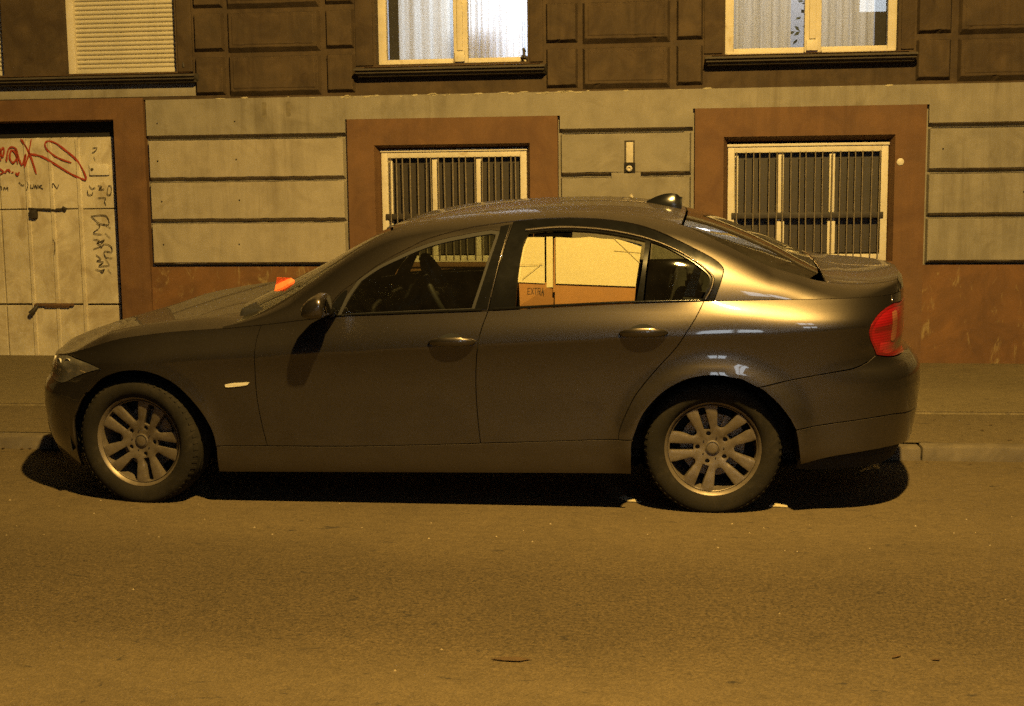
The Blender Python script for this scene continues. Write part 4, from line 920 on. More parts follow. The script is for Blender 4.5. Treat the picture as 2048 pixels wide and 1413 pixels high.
    panel('door_frame', can, ff, M_PAINT, fd, holes=[exp(GL_F, .016)], off=-.003, **side)
    panel('window_seal', can, exp(GL_F, .0175), M_RUBBER, fd, holes=[offset(resample(GL_F, .03), .004)], off=-.006, gap=0, thick=.008, **side)
    panel('window', can, GL_F, M_GLASS, fd, off=-.012, gap=0, thick=0, **side)
    panel('mirror_sail', can, path([(.945, .006), (.975, .09), (1.02, .18), (1.055, .19), (1.03, .08), (1.01, .006)]), M_TRIM, fd, off=.002, thick=.01, **side)
    panel('pillar_cover', can, path([(1.660, .006), (1.704, .161), (1.752, .36), (1.762, .435)], [(1.762, .435), (1.818, .445)], [(1.818, .445), (1.768, .22), (1.724, .006)]), M_TRIM, fd, off=.0005, thick=.004, **side)
    rf = path(rev(BL), FR_R, [(2.760, .0), (1.727, .0)])
    panel('door_frame', can, rf, M_TRIM, rd, holes=[exp(GL_R, .006), exp(GL_Q, .006)], off=-.003, **side)
    panel('window', can, GL_R, M_CLEAR, rd, off=-.014, gap=0, thick=0, **side)
    panel('quarter_window', can, GL_Q, M_GLASS, rd, off=-.012, gap=0, thick=0, **side)
    # bright strips round the rear window and along the belt
    def strip(name, S, C_, w, m, parent, off, mir):
        P = np.array(crom(C_)); d = np.gradient(P, axis=0); nn = np.stack([-d[:, 1], d[:, 0]], 1); nn /= np.hypot(*nn.T)[:, None]
        A = S(*(P + nn * w / 2).T); B = S(*(P - nn * w / 2).T); N = surf_normals(S, P); rows = [A - N * .004, A + N * off, (A + B) / 2 + N * (off + .002), B + N * off, B - N * .004]
        fl = np.array([1, -1 if mir else 1, 1]); v = np.concatenate([r_ * fl for r_ in rows]); k = len(P); f = [(j * k + i, j * k + i + 1, (j + 1) * k + i + 1, (j + 1) * k + i) for j in range(4) for i in range(k - 1)]
        return mesh(name, v, f, m, parent, smooth=True)
    strip('window_strip', can, [(1.885, .405), (2.046, .417), (2.2, .41), (2.35, .392), (2.48, .370), (2.60, .335), (2.69, .285), (2.742, .23), (2.756, .18), (2.745, .09), (2.72, .012)], .012, M_PAINT, rd, .003, mir)
    strip('belt_strip', can, [(1.0, .006), (1.3, .006), (1.6, .006), (1.70, .006)], .012, M_TRIM, fd, .004, mir)
    strip('belt_strip', can, [(1.75, .006), (2.1, .006), (2.4, .006), (2.70, .006)], .012, M_TRIM, rd, .004, mir)
    strip('pillar_edge', can, [(1.808, .44), (1.775, .26), (1.738, .06)], .005, M_PAINT, fd, .001, mir)
    strip('pillar_edge', can, [(1.874, .44), (1.868, .40)], .006, M_PAINT, rd, .002, mir) if False else None
    # door handles, with a flat black patch for the shade of the recess
    for uh, dr in ((1.562, fd), (2.442, rd)):
        zc = float(Z_CREASE(uh)) + .022; P = []
        L = .112
        mb = MB(); rings = []
        for k in range(15):
            t = k / 14; u = uh - L + 2 * L * t; hh = .019 * (1 - abs(2 * t - 1) ** 3.2) ** .5 + .003; bow = .010 + .030 * (1 - abs(2 * t - 1) ** 2.6)
            c0 = low(u, zc + .004 * (t - .5)); nn = surf_normals(low, np.array([[u, zc]]))[0]
            ring = []
            for j in range(10):
                a = j * 2 * math.pi / 10; ring.append(c0 + nn * (bow - .008 + .011 * math.cos(a)) + np.array([0, 0, 1]) * hh * math.sin(a))
            rings.append([tuple(q * np.array([1, -1 if mir else 1, 1])) for q in ring])
        mb.rings(rings); mb.build('handle', M_PAINT, dr, smooth=True, angle=60)
        panel('handle_recess_shade', low, path([(uh - .070, zc - .004), (uh - .058, zc + .022), (uh - .02, zc + .038), (uh + .02, zc + .038), (uh + .055, zc + .020), (uh + .064, zc - .004), (uh, zc - .012), (uh - .070, zc - .004)]), M_LINER, dr, off=.0015, thick=0, gap=0, h=.015, **side)
    # door lock on the front door
    if not mir:
        c0 = low(1.655, float(Z_CREASE(1.655)) + .022); mb = MB(); mb.rings([[(c0[0] + r_ * math.cos(k * .524), c0[1] - y, c0[2] + r_ * math.sin(k * .524)) for k in range(12)] for r_, y in ((.013, -.002), (.013, .012), (.010, .015), (.004, .012))]); mb.build('lock', M_CHROME, fd, smooth=True, angle=40)
    # mirror: housing pod on an arm
    mb = MB(); rings = []
    sg = -1 if not mir else 1
    for k, (yy, w, hh, xc, zc) in enumerate(((.905, .030, .032, .985, .998), (.925, .060, .050, .972, 1.000), (.965, .076, .056, .966, 1.002), (1.01, .076, .055, .962, 1.001), (1.05, .070, .051, .962, .998), (1.072, .058, .042, .966, .995), (1.080, .030, .022, .972, .993))):
        ring = []
        for j in range(16):
            a = j * 2 * math.pi / 16; ca, sa = math.cos(a), math.sin(a)
            px = w * (abs(ca) ** .6) * (1 if ca > 0 else -1) * (.55 if ca > 0 else 1.0); pz = hh * (abs(sa) ** .62) * (1 if sa > 0 else -1)
            ring.append((xc + px, sg * yy, zc + pz * (1 - .45 * (px < 0) * (abs(px) / w) ** 1.5) - .020 * (px < 0) * abs(px) / w))
        rings.append(ring)
    mb.rings(rings); mr_ = mb.build('wing_mirror', M_PAINT, car, smooth=True, angle=70)
    mb = MB(); mb.tube([(.985, sg * .83, .945), (.985, sg * .88, .955), (.985, sg * .93, .975)], [.03, .026, .024], 10); mb.build('mirror_arm', M_TRIM, mr_, smooth=True)
    mb = MB(); mb.rings([[(1.0 + .006, sg * (.985 + .055 * math.cos(k * .393)), 1.003 + .045 * math.sin(k * .393)) for k in range(16)], [(1.0 + .008, sg * (.985 + .052 * math.cos(k * .393)), 1.003 + .042 * math.sin(k * .393)) for k in range(16)]]); mb.build('mirror_glass', M_CHROME, mr_)
# parts that span the car
hoodo = path([(-.715, -.93), (-.6, -.985), (-.45, -1), (0, -1), (.45, -1), (.60, -1)], [(.60, -1), (.52, -.7), (.46, -.35), (.44, 0), (.46, .35), (.52, .7), (.60, 1)], [(.60, 1), (.45, 1), (0, 1), (-.45, 1), (-.6, .985), (-.715, .93)], [(-.715, .93), (-.722, 0), (-.715, -.93)])
panel('bonnet', hood, hoodo, M_PAINT, car, h=.03, scale=(1, 1.3), extra=np.concatenate([np.stack([np.arange(-.7, .58, .025), np.full(52, s)], 1)[:51] for s in (-.845, -.83, -.86, .845, .83, .86)]))
fb = path(belt(-.526, U_NOSE, 10), [(U_NOSE, float(Z_BELT(U_NOSE))), (U_NOSE, .13)], [(U_NOSE, .13), (-.9, .125), (-.44, .135)], ARCH_F[:5], [ARCH_F[4], (-.235, .63), HEAD_TOP[-1]], HEAD_BOT, rev(HEAD_TOP[3:] if False else HEAD_TOP[:4])[::-1] if False else HEAD_TOP[:4])
panel('front_bumper', low, fb, M_PAINT, car, both=True, gap=.0018)
rb = path(BUMP_R, [(3.553, .743), (3.66, .721), (3.80, .709), (3.99, .709), (4.15, .712), (4.389, .715)], [(4.389, .715), (4.389, .443)], rev(VAL), [VAL[0], ARCH_R[12]], rev(ARCH_R[10:13]), [ARCH_R[10], BUMP_R[0]])
panel('rear_bumper', low, rb, M_PAINT, car, both=True, gap=.0032, off=.0015)
va = path(VAL, [(4.389, .44), (4.389, .27)], [(4.389, .27), (3.9, .285), (3.589, .312), (3.352, .298), (3.153, .257)], [(3.153, .257), ARCH_R[13]], [ARCH_R[13], VAL[0]])
panel('bumper_valance', low, va, M_PAINT, car, both=True, gap=.0026, off=.0025)
tr = path([(3.673, .960), (3.80, .955), (4.02, .948), (4.05, .85), (4.0, .716)], [(4.0, .714), (4.389, .718)], [(4.389, .718), (4.389, 1.0)], [(4.389, 1.0), (4.0, 1.0), (3.673, 1.0)])
panel('tailgate_face', low, tr, M_PAINT, car, both=True)
panel('radiator_grille', low, path([(-1.30, .50), (-1.10, .50), (-1.09, .60), (-1.30, .61)]), M_TRIM, car, off=.004, both=True)
panel('lower_intake', low, path([(-1.30, .2), (-.85, .21), (-.86, .32), (-1.30, .33)]), M_TRIM, car, off=.003, both=True)
panel('roof', can, path([(1.225, .53), (2.0, .53), (2.615, .523)], [(2.615, .523), (2.63, .75), (2.64, 1.0)], [(2.64, 1.0), (1.17, 1.0)], [(1.17, 1.0), (1.185, .75), (1.225, .53)]), M_PAINT, car, both=True, gap=.0015)
panel('windscreen', can, path([(1.215, .53), (1.17, .75), (1.16, 1.0)], [(1.16, 1.0), (.40, 1.0)], [(.40, 1.0), (.42, .75), (.50, .45)], [(.50, .45), (.8, .474), (1.0, .505), (1.215, .53)]), M_GLASSDUSTY, car, both=True, off=-.004, thick=0, gap=0)
panel('rear_window', can, path([(2.625, .524), (2.8, .503), (3.0, .49), (3.20, .50)], [(3.20, .50), (3.25, .62), (3.262, .8), (3.265, 1.0)], [(3.265, 1.0), (2.65, 1.0)], [(2.65, 1.0), (2.64, .75), (2.625, .524)]), M_GLASSDUSTY, car, both=True, off=-.004, thick=0, gap=0)
panel('boot_lid', can, path([(3.27, .503), (3.5, .503), (3.634, .503)], [(3.634, .503), (3.668, .7), (3.685, 1.0)], [(3.685, 1.0), (3.285, 1.0)], [(3.285, 1.0), (3.278, .75), (3.27, .503)]), M_PAINT, car, both=True, gap=.0015, h=.022)
panel('scuttle', can, path([(.36, 1.0), (.42, .99), (.50, .44), (.44, .42), (.36, .4)]), M_TRIM, car, both=True, off=-.004)
# lip of the boot lid down to the tail
ts = np.linspace(0, 1, 40); xe = np.interp(ts, [0, .25, .5, .505, .7, 1], [3.625, 3.628, 3.632, 3.634, 3.668, 3.685])
A = can(xe, ts); uu = np.linspace(3.55, U_TAIL, 400); Lw = low(uu, np.full(400, .997)); B = np.array([Lw[np.argmin(np.abs(Lw[:, 1] - a[1]))] for a in A])
rows = [A, A * .6 + B * .4 + np.array([.008, 0, .006]), B]
for s_ in (1,):
    V = np.concatenate(rows + [r_ * np.array([1, -1, 1]) for r_ in rows]); k = len(ts)
    Fc = [(j * k + i, j * k + i + 1, (j + 1) * k + i + 1, (j + 1) * k + i) for j in (0, 1, 3, 4) for i in range(k - 1)]
    mesh('boot_lip', V, Fc, M_PAINT, car, smooth=True)
# roof aerial fin
mb = MB(); rings = []
for t in np.linspace(0, 1, 14):
    x = 2.437 + .178 * t; zb = float(can(x, .98)[2]) - .004; hgt = .010 + .062 * math.sin(min(1, t * 1.25) * math.pi / 2) * (1 - .15 * (t > .9)); w = .010 + .020 * math.sin(t * math.pi * .8) + .006 * t
    rings.append([(x - (.03 if False else 0) + .012 * (hgt - .01) * s * 8, w * c_ * (1 - s ** 1.5 * .85), zb + hgt * s) for c_, s in ((-1, 0), (-.97, .3), (-.85, .65), (-.4, .95), (0, 1), (.4, .95), (.85, .65), (.97, .3), (1, 0))])
mb.rings(rings); mb.build('aerial_fin', M_TRIM, car, smooth=True, angle=45)
# inner shell so that nothing shows through the shut lines, floor, wheel wells
lin = MB(); us = np.arange(-1.1, 4.2, .05); zs_ = np.linspace(.2, .93, 14)
ug, zg = np.meshgrid(us, zs_, indexing='ij'); PG = low(ug, zg); NG = surf_normals(low, np.stack([ug.ravel(), zg.ravel()], 1)).reshape(PG.shape); PG = PG - NG * .03
for i in range(len(us) - 1):
    for j in range(len(zs_) - 1):
        uc, zc = (us[i] + us[i + 1]) / 2, (zs_[j] + zs_[j + 1]) / 2
        if any(math.hypot(uc - xc, (zc - .30)) < .42 for xc in (0, 2.76)) or zc > Z_BELT(uc) - .05: continue
        q = [PG[i, j], PG[i + 1, j], PG[i + 1, j + 1], PG[i, j + 1]]
        for sg in (1, -1): lin.add([(p[0], p[1] * sg, p[2]) for p in q], [(0, 1, 2, 3)])
lin.build('inner_shell', M_LINER, car)
fl = MB(); fl.box(.42, 2.33, -.78, .78, .20, .24); fl.box(-.55, .42, -.52, .52, .20, .60); fl.box(2.33, 3.55, -.50, .50, .22, .70); fl.box(3.19, 3.5, -.55, .55, .30, .70)
fl.box(.40, .44, -.78, .78, .2, .86); fl.box(2.62, 3.25, -.70, .70, .93, .99)
fl.build('underbody', M_LINER, car)
for xc in (0, 2.76):
    for sg in (-1, 1):
        mb = MB(); n_ = 28; rows_ = []
        for yy in ((.84 if xc else .77), .52): rows_.append([(xc + .392 * math.cos(a), sg * yy, .285 + .392 * math.sin(a)) for a in np.linspace(-.12, math.pi + .12, n_)])
        mb.add(rows_[0] + rows_[1], [(i, i + 1, n_ + i + 1, n_ + i) for i in range(n_ - 1)]); c_ = len(mb.v)
        mb.add(rows_[1], [tuple(range(n_))]); mb.build('wheel_well', M_LINER, car)
# ---------------------------------------------------------------- wheels
RT = .316; RR = .2215
def rim_face():
    """alloy face: five pairs of spokes with a slot in each pair and a rounded window between pairs"""
    h = .012
    def pol(r_, a): return (r_ * math.cos(a), r_ * math.sin(a))
    outer = np.array([pol(.205, a) for a in np.linspace(0, 2 * math.pi, 120, endpoint=False)])
    holes = []
    for k in range(5):
        a = k * 2 * math.pi / 5
        c, s = math.cos(a), math.sin(a)
        slot = [(.088, -.0155), (.198, -.0178), (.1995, .0), (.198, .0178), (.088, .0155)]
        holes.append(np.array([(x * c - y * s, x * s + y * c) for x, y in slot]))
        b = a + math.pi / 5; c, s = math.cos(b), math.sin(b)
        win = [np.array(q) for q in ((.196, -.0505), (.109, -.0185), (.1015, -.0115), (.098, 0), (.1015, .0115), (.109, .0185), (.196, .0505), (.2005, .026), (.202, 0), (.2005, -.026))]
        holes.append(np.array([(x * c - y * s, x * s + y * c) for x, y in win]))
        lug = [(.0575 + .0115 * math.cos(t), .0115 * math.sin(t)) for t in np.linspace(0, 2 * math.pi, 10, endpoint=False)]
        c, s = math.cos(a), math.sin(a); holes.append(np.array([(x * c - y * s + 0, x * s + y * c) for x, y in [(px + .012, py) for px, py in lug]]))
    loops = [resample(outer, h)] + [resample(q if area2(q) > 0 else q[::-1], h) for q in holes]
    gx_, gy_ = np.meshgrid(np.arange(-.2, .2, h), np.arange(-.2, .2, h)); Q = np.stack([gx_.ravel(), gy_.ravel()], 1); Q = Q[inside(outer, Q)]; Q = Q[dist_to(loops[0], Q) > .005]
    for q in loops[1:]: Q = Q[~inside(q, Q)]; Q = Q[dist_to(q, Q) > .004]
    V = np.concatenate(loops + [Q]); E = []; n0 = 0
    for lp in loops: E += [(n0 + i, n0 + (i + 1) % len(lp)) for i in range(len(lp))]; n0 += len(lp)
    vo, _, fo, _, _, _ = delaunay_2d_cdt([Vector(v) for v in V], E, [], 0, 1e-6); vo = np.array([tuple(v) for v in vo]); cen = np.array([vo[list(t)].mean(0) for t in fo]); keep = inside(outer, cen)
    for q in loops[1:]: keep &= ~inside(q, cen)
    fo = [tuple(t) for t, k in zip(fo, keep) if k]
    def dep(P): r_ = np.hypot(*P.T); return -.018 + .024 * np.clip((.19 - r_) / .15, 0, 1) ** 1.3
    def spoke(P):  # rounded spoke section: lower towards the cut-outs
        d = np.full(len(P), .02)
        for q in loops[1:]: d = np.minimum(d, dist_to(q, P))
        return .003 * (1 - np.clip(d / .006, 0, 1)) ** 2
    y = dep(vo) + spoke(vo)
    v = [(p[0], yy, p[1]) for p, yy in zip(vo, y)]; f = [t if True else t for t in fo]
    # walls of the cut-outs
    for q in loops:
        n0 = len(v); k = len(q); yy = dep(q) + spoke(q); v += [(p[0], a, p[1]) for p, a in zip(q, yy)] + [(p[0] * .985, a + .045, p[1] * .985) for p, a in zip(q, yy)]
        f += [(n0 + i, n0 + (i + 1) % k, n0 + k + (i + 1) % k, n0 + k + i) for i in range(k)]
    return v, f
RIMV, RIMF = rim_face()
def make_wheel(name, x, y, spin, steer, mirror):
    w = empty(name, (x, y, .307), (0, 0, steer), car)
    # tyre, axis along y; y<0 is outside
    prof = [(.214, .062), (.2215, .078), (.228, .088), (.245, .098), (.268, .1025), (.288, .0995), (.302, .092), (.310, .080), (.3145, .066)]
    outside = [(r_, -a) for r_, a in prof]; tread = [(.316, -.054), (.3165, -.040), (.310, -.039), (.310, -.033), (.317, -.032), (.317, -.004), (.310, -.003), (.310, .003), (.317, .004), (.317, .032), (.310, .033), (.310, .039), (.3165, .040), (.316, .054)]
    full = outside + tread + [(r_, a) for r_, a in prof[::-1]]
    def ground(rings):  # flattened where it stands
        out = []
        for r_ in rings:
            out.append([(px, py * (1 + .10 * max(0, (-pz - .25) / .07) * (1 if pz < -.25 else 0)), max(pz, -.3065)) for px, py, pz in r_])
        return out
    mb = MB(); mb.rings(ground(lathe(full, 96)), caps=False); ty = mb.build('tyre', M_TYRE, w, smooth=True, angle=45)
    # sidewall tread blocks at the shoulder
    sb = MB()
    for k in range(60):
        a = k * 2 * math.pi / 60 + .02; da = .035
        pts = [(r_ * math.cos(t), yy, r_ * math.sin(t)) for r_, yy in ((.302, -.0935), (.3145, -.0680)) for t in (a, a + da)]
        pts2 = [(p[0] * 1.006, p[1] - .0022, p[2] * 1.006) for p in pts]
        q = [pts[0], pts[1], pts[3], pts[2]]; q2 = [pts2[0], pts2[1], pts2[3], pts2[2]]
        if min(p[2] for p in q) < -.295: continue
        sb.add(q + q2, [(4, 5, 6, 7), (0, 1, 5, 4), (1, 2, 6, 5), (2, 3, 7, 6), (3, 0, 4, 7)])
    tag(sb.build('tread_blocks', M_TYRE, w), kind='stuff')
    mb = MB(); mb.rings(lathe([(.190, .075), (.196, .02), (.204, -.062), (.2105, -.070), (.2185, -.082), (.2225, -.084), (.2235, -.080), (.216, -.070)], 96), caps=False); rim = mb.build('rim', M_ALLOY, w, smooth=True, angle=35)
    fc = mesh('spokes', [(a * math.cos(spin) - c * math.sin(spin), b - .052, a * math.sin(spin) + c * math.cos(spin)) for a, b, c in RIMV], RIMF, M_ALLOY, w, smooth=True, flat_angle=38)
    mb = MB(); mb.rings(lathe([(.034, -.048), (.034, -.0505), (.030, -.0525), (.012, -.0535), (.001, -.0535)], 32)); mb.build('centre_cap', M_ALLOY, w, smooth=True, angle=40)
    mb = MB(); mb.rings(lathe([(.0285, -.0533), (.0285, -.0545), (.026, -.0545), (.026, -.0533)], 32), caps=False); mb.build('cap_ring', M_LUGDARK, w)
    bolt = MB(); bolt.rings([[(.0085 * math.cos(k * math.pi / 3), yy, .0085 * math.sin(k * math.pi / 3)) for k in range(6)] for yy in (-.02, -.038)])
    b0 = bolt.build('wheel_bolt', M_LUGDARK, w)
    for k in range(5):
        o = b0 if k == 0 else b0.copy()
        if k: col.objects.link(o)
        a = spin + k * 2 * math.pi / 5; o.location = (.0695 * math.cos(a), 0, .0695 * math.sin(a))
    d0 = MB().rings([[(.0035 * math.cos(k * .785), yy, .0035 * math.sin(k * .785)) for k in range(8)] for yy in (-.040, -.0525)]).build('dimple', M_LUGDARK, w)
    for k in range(5):
        o = d0 if k == 0 else d0.copy()
        if k: col.objects.link(o)
        a = spin + (k + .5) * 2 * math.pi / 5; o.location = (.052 * math.cos(a), 0, .052 * math.sin(a))
    mb = MB(); mb.rings(lathe([(.05, .03), (.07, .012), (.150, .012), (.150, .034), (.05, .034)], 48), caps=False); mb.build('brake_disc', M_DISC, w, smooth=True, angle=35)
    mb = MB(); rr_ = [[(r_ * math.cos(a), yy, r_ * math.sin(a)) for a in np.linspace(.2, 1.2, 8)] for r_, yy in ((.10, -.012), (.158, -.012), (.158, .05), (.10, .05), (.10, -.012))]; mb.rings(rr_, caps=False, closed=False); mb.build('brake_caliper', M_DISC, w)
    mb = MB(); mb.rings(lathe([(.19, .07), (.06, .075), (.001, .075)], 32), caps=False); mb.build('wheel_back', M_LINER, w)
    if mirror: w.rotation_euler = (0, 0, math.pi + steer)
    return w
make_wheel('front_wheel', 0, -.757, R(-5), R(-8), False); make_wheel('rear_wheel', 2.76, -.757, R(34), 0, False)
make_wheel('front_wheel', 0, .757, R(20), R(-8), True); make_wheel('rear_wheel', 2.76, .757, R(50), 0, True)
# ---------------------------------------------------------------- interior
def seat(x, y, rear=False):
    mb = MB()
    mb.box(x, x + .50, y - .25, y + .25, .40, .58); s = mb.build('seat', M_SEAT, car, bevel=.05, seg=3)
    mb = MB(); v = [(x + .42, y - .24, .52), (x + .56, y - .24, .52), (x + .80, y - .20, 1.12), (x + .69, y - .20, 1.13)]
    v2 = [(a, 2 * y - b, c) for a, b, c in v]; mb.add(v + v2, [(0, 1, 2, 3), (7, 6, 5, 4), (0, 4, 5, 1), (1, 5, 6, 2), (2, 6, 7, 3), (3, 7, 4, 0)]); mb.build('backrest', M_SEAT, s, bevel=.04, seg=3)
    mb = MB(); mb.box(x + .735, x + .82, y - .13, y + .13, 1.15, 1.28); mb.build('headrest', M_SEAT, s, bevel=.035, seg=3)
    mb = MB(); mb.tube([(x + .76, y - .06, 1.10), (x + .775, y - .06, 1.18)], .006, 6); mb.tube([(x + .76, y + .06, 1.10), (x + .775, y + .06, 1.18)], .006, 6); mb.build('headrest_post', M_CHROME, s)
seat(1.20, -.37); seat(1.20, .37)
mb = MB(); mb.box(1.95, 2.45, -.77, .77, .40, .56); rs = mb.build('rear_seat', M_SEAT, car, bevel=.05, seg=3)
mb = MB(); v = [(2.40, -.62, .5), (2.55, -.62, .5), (2.72, -.55, 1.0), (2.60, -.55, 1.02)]; v2 = [(a, -b, c) for a, b, c in v]; mb.add(v + v2, [(0, 1, 2, 3), (7, 6, 5, 4), (0, 4, 5, 1), (1, 5, 6, 2), (2, 6, 7, 3), (3, 7, 4, 0)]); mb.build('backrest', M_SEAT, rs, bevel=.04, seg=3)
for yy in (-.36, .36): mb = MB(); mb.box(2.64, 2.72, yy - .12, yy + .12, 1.01, 1.10); mb.build('headrest', M_SEAT, rs, bevel=.03, seg=3)
mb = MB(); mb.add([(2.60, -.60, .93), (2.66, -.60, .93), (2.72, -.60, 1.16), (2.695, -.60, 1.18), (2.60, -.58, .93), (2.66, -.58, .93), (2.72, -.58, 1.16), (2.695, -.58, 1.18)], BOXF); mb.build('seat_belt', M_GREYSTRAP, rs)
mb = MB(); v = [(.42, -.72, .70), (1.0, -.70, .62), (1.02, -.70, .86), (.86, -.70, .94), (.50, -.72, .95)]; v2 = [(a, -b, c) for a, b, c in v]; n_ = 5; mb.add(v + v2, [tuple(range(5))[::-1], tuple(range(5, 10))] + [(i, (i + 1) % 5, 5 + (i + 1) % 5, 5 + i) for i in range(5)]); da = mb.build('dashboard', M_DASH, car, bevel=.02)
mb = MB(); v = [(.86, -.56, .93), (1.0, -.55, .93), (.98, -.55, .99), (.88, -.55, .985)]; v2 = [(a, -.20, c) for a, b, c in v]; mb.add(v + v2, [(0, 1, 2, 3), (7, 6, 5, 4), (0, 4, 5, 1), (1, 5, 6, 2), (2, 6, 7, 3), (3, 7, 4, 0)]); mb.build('instrument_hood', M_DASH, da, bevel=.02)
mb = MB(); ax = Vector((.9, 0, .42)).normalized(); a_ = Vector((0, 1, 0)); b_ = ax.cross(a_); c0 = Vector((1.42, -.37, .99)); ring = [c0 + (a_ * math.cos(t) + b_ * math.sin(t)) * .187 for t in np.linspace(0, 2 * math.pi, 41)]
mb.tube(ring, .0155, 8, caps=False); sw = mb.build('steering_wheel', M_DASH, car, smooth=True)
mb = MB(); mb.tube([c0 - a_ * .18, c0, c0 + a_ * .18], [.014, .04, .014], 8); mb.tube([c0, c0 + b_ * .18], [.03, .014], 8); mb.tube([c0, c0 - ax * .50], .04, 8); mb.build('wheel_spokes', M_DASH, sw, smooth=True, angle=60)
mb = MB(); mb.box(1.10, 1.17, -.13, .13, 1.235, 1.285); mb.build('rear_view_mirror', M_DASH, car, bevel=.015)
# wipers on the scuttle
mb = MB(); mb.tube([(.47, -.30, .905), (.50, -.30, .945), (.56, -.10, .985), (.60, .10, 1.01)], [.018, .014, .010, .008], 8); mb.tube([(.55, -.50, .955), (.575, -.25, .985), (.585, .20, 1.005)], .008, 6); wp = mb.build('wiper', M_TRIM, car, smooth=True, angle=50)
mb = MB(); mb.tube([(.47, .42, .905), (.50, .42, .945), (.52, .2, .97), (.53, -.05, .98)], [.018, .014, .010, .008], 8); mb.build('wiper', M_TRIM, car, smooth=True, angle=50)
# ---------------------------------------------------------------- loose things
def car_to_world(p):
    c, s = math.cos(TILT), math.sin(TILT); return Vector((p[0], c * (p[1] + .757) - s * p[2] - .757, s * (p[1] + .757) + c * p[2]))
M_CARD = mat('brown_cardboard', (.21, .098, .027), .8, .08, 9, 90, .15, .002)
M_CARDPALE = mat('pale_board', (.42, .36, .205), .75, .05, 5, 90, .1, .001)
bx0 = empty('cardboard_box', car_to_world((2.10, -.40, .57)), (TILT, 0, 0)); tag(bx0, 'brown cardboard box with tall pale flaps filling the rear side window of the car', 'box')
def cb(pts): return [(x - 2.10, y + .40, z - .57) for x, y, z in pts]
def slab(name, quad, d, m, parent, bevel=.0015):
    """board of thickness d behind a front polygon given in car space"""
    q = cb(quad); n_ = len(q); v = q + [(x, y + d, z) for x, y, z in q]; f = [tuple(range(n_)), tuple(range(2 * n_ - 1, n_ - 1, -1))] + [(i, n_ + i, n_ + (i + 1) % n_, (i + 1) % n_) for i in range(n_)]
    return mesh(name, v, f, m, parent)
YB = -.768
def lean(p): return (p[0], max(-.768, -.775 + (p[1] - .95) * .375) + (p[2] if len(p) > 2 else 0), p[1])
slab('front_wall', [(1.865, YB, .575), (2.026, YB, .575), lean((2.026, .968)), lean((2.026, 1.070)), lean((1.857, 1.076)), lean((1.865, .968))], .005, M_CARD, bx0)
slab('front_wall', [(2.028, YB - .004, .575), (2.396, YB - .004, .575), lean((2.396, .968, -.004)), lean((2.404, 1.058, -.004)), lean((2.028, 1.070, -.004)), lean((2.028, .968, -.004))], .005, M_CARD, bx0)
for xa in (1.860, 2.390): slab('side_wall', [(xa, YB + .02, .575), (xa + .005, YB + .02, .575), (xa + .005, YB + .05, 1.04), (xa, YB + .05, 1.04)], .12, M_CARD, bx0)
slab('back_wall', [(1.866, YB + .15, .575), (2.389, YB + .15, .575), (2.389, YB + .17, 1.03), (1.866, YB + .17, 1.03)], .005, M_CARD, bx0)
slab('flap', [lean((1.854, 1.074, -.006)), lean((1.980, 1.068, -.006)), lean((1.973, 1.276, -.004)), lean((1.850, 1.277, -.004))], .004, M_CARDPALE, bx0)
slab('flap', [lean((1.988, 1.05, -.001)), lean((2.018, 1.05, -.001)), lean((2.012, 1.278, -.001)), lean((1.982, 1.278, -.001))], .004, M_CARDPALE, bx0)
slab('flap', [lean((2.032, 1.068, -.012)), lean((2.402, 1.054, -.012)), lean((2.430, 1.240, -.010)), lean((2.38, 1.254, -.01)), lean((2.321, 1.265, -.01)), lean((2.25, 1.268, -.01)), lean((2.187, 1.277, -.01)), lean((2.11, 1.272, -.01)), lean((2.026, 1.277, -.01))], .004, M_CARDPALE, bx0)
slab('edge_strip', [lean((2.020, 1.03, -.009)), lean((2.029, 1.03, -.009)), lean((2.024, 1.272, -.009)), lean((2.019, 1.272, -.009))], .004, M_CARD, bx0)
M_FOLD = mat('fold_crease', (.30, .24, .12), .8, .1, 20, 80, 0)
for (xa, za), (xb, zb) in (((1.875, 1.09), (1.965, 1.16)), ((1.853, 1.152), (1.970, 1.156)), ((2.30, 1.27), (2.42, 1.16)), ((2.30, 1.215), (2.425, 1.205))):
    dx, dz = xb - xa, zb - za; L_ = math.hypot(dx, dz); ox, oz = -dz / L_ * .0012, dx / L_ * .0012; mb = MB()
    mb.add(cb([lean((xa + ox, za + oz, -.0135)), lean((xb + ox, zb + oz, -.0135)), lean((xb - ox, zb - oz, -.0135)), lean((xa - ox, za - oz, -.0135))]), [(0, 1, 2, 3)]); mb.build('fold_line', M_FOLD, bx0)
M_INK = mat('dark_print', (.05, .025, .01), .8, .2, 30, 100, 0)
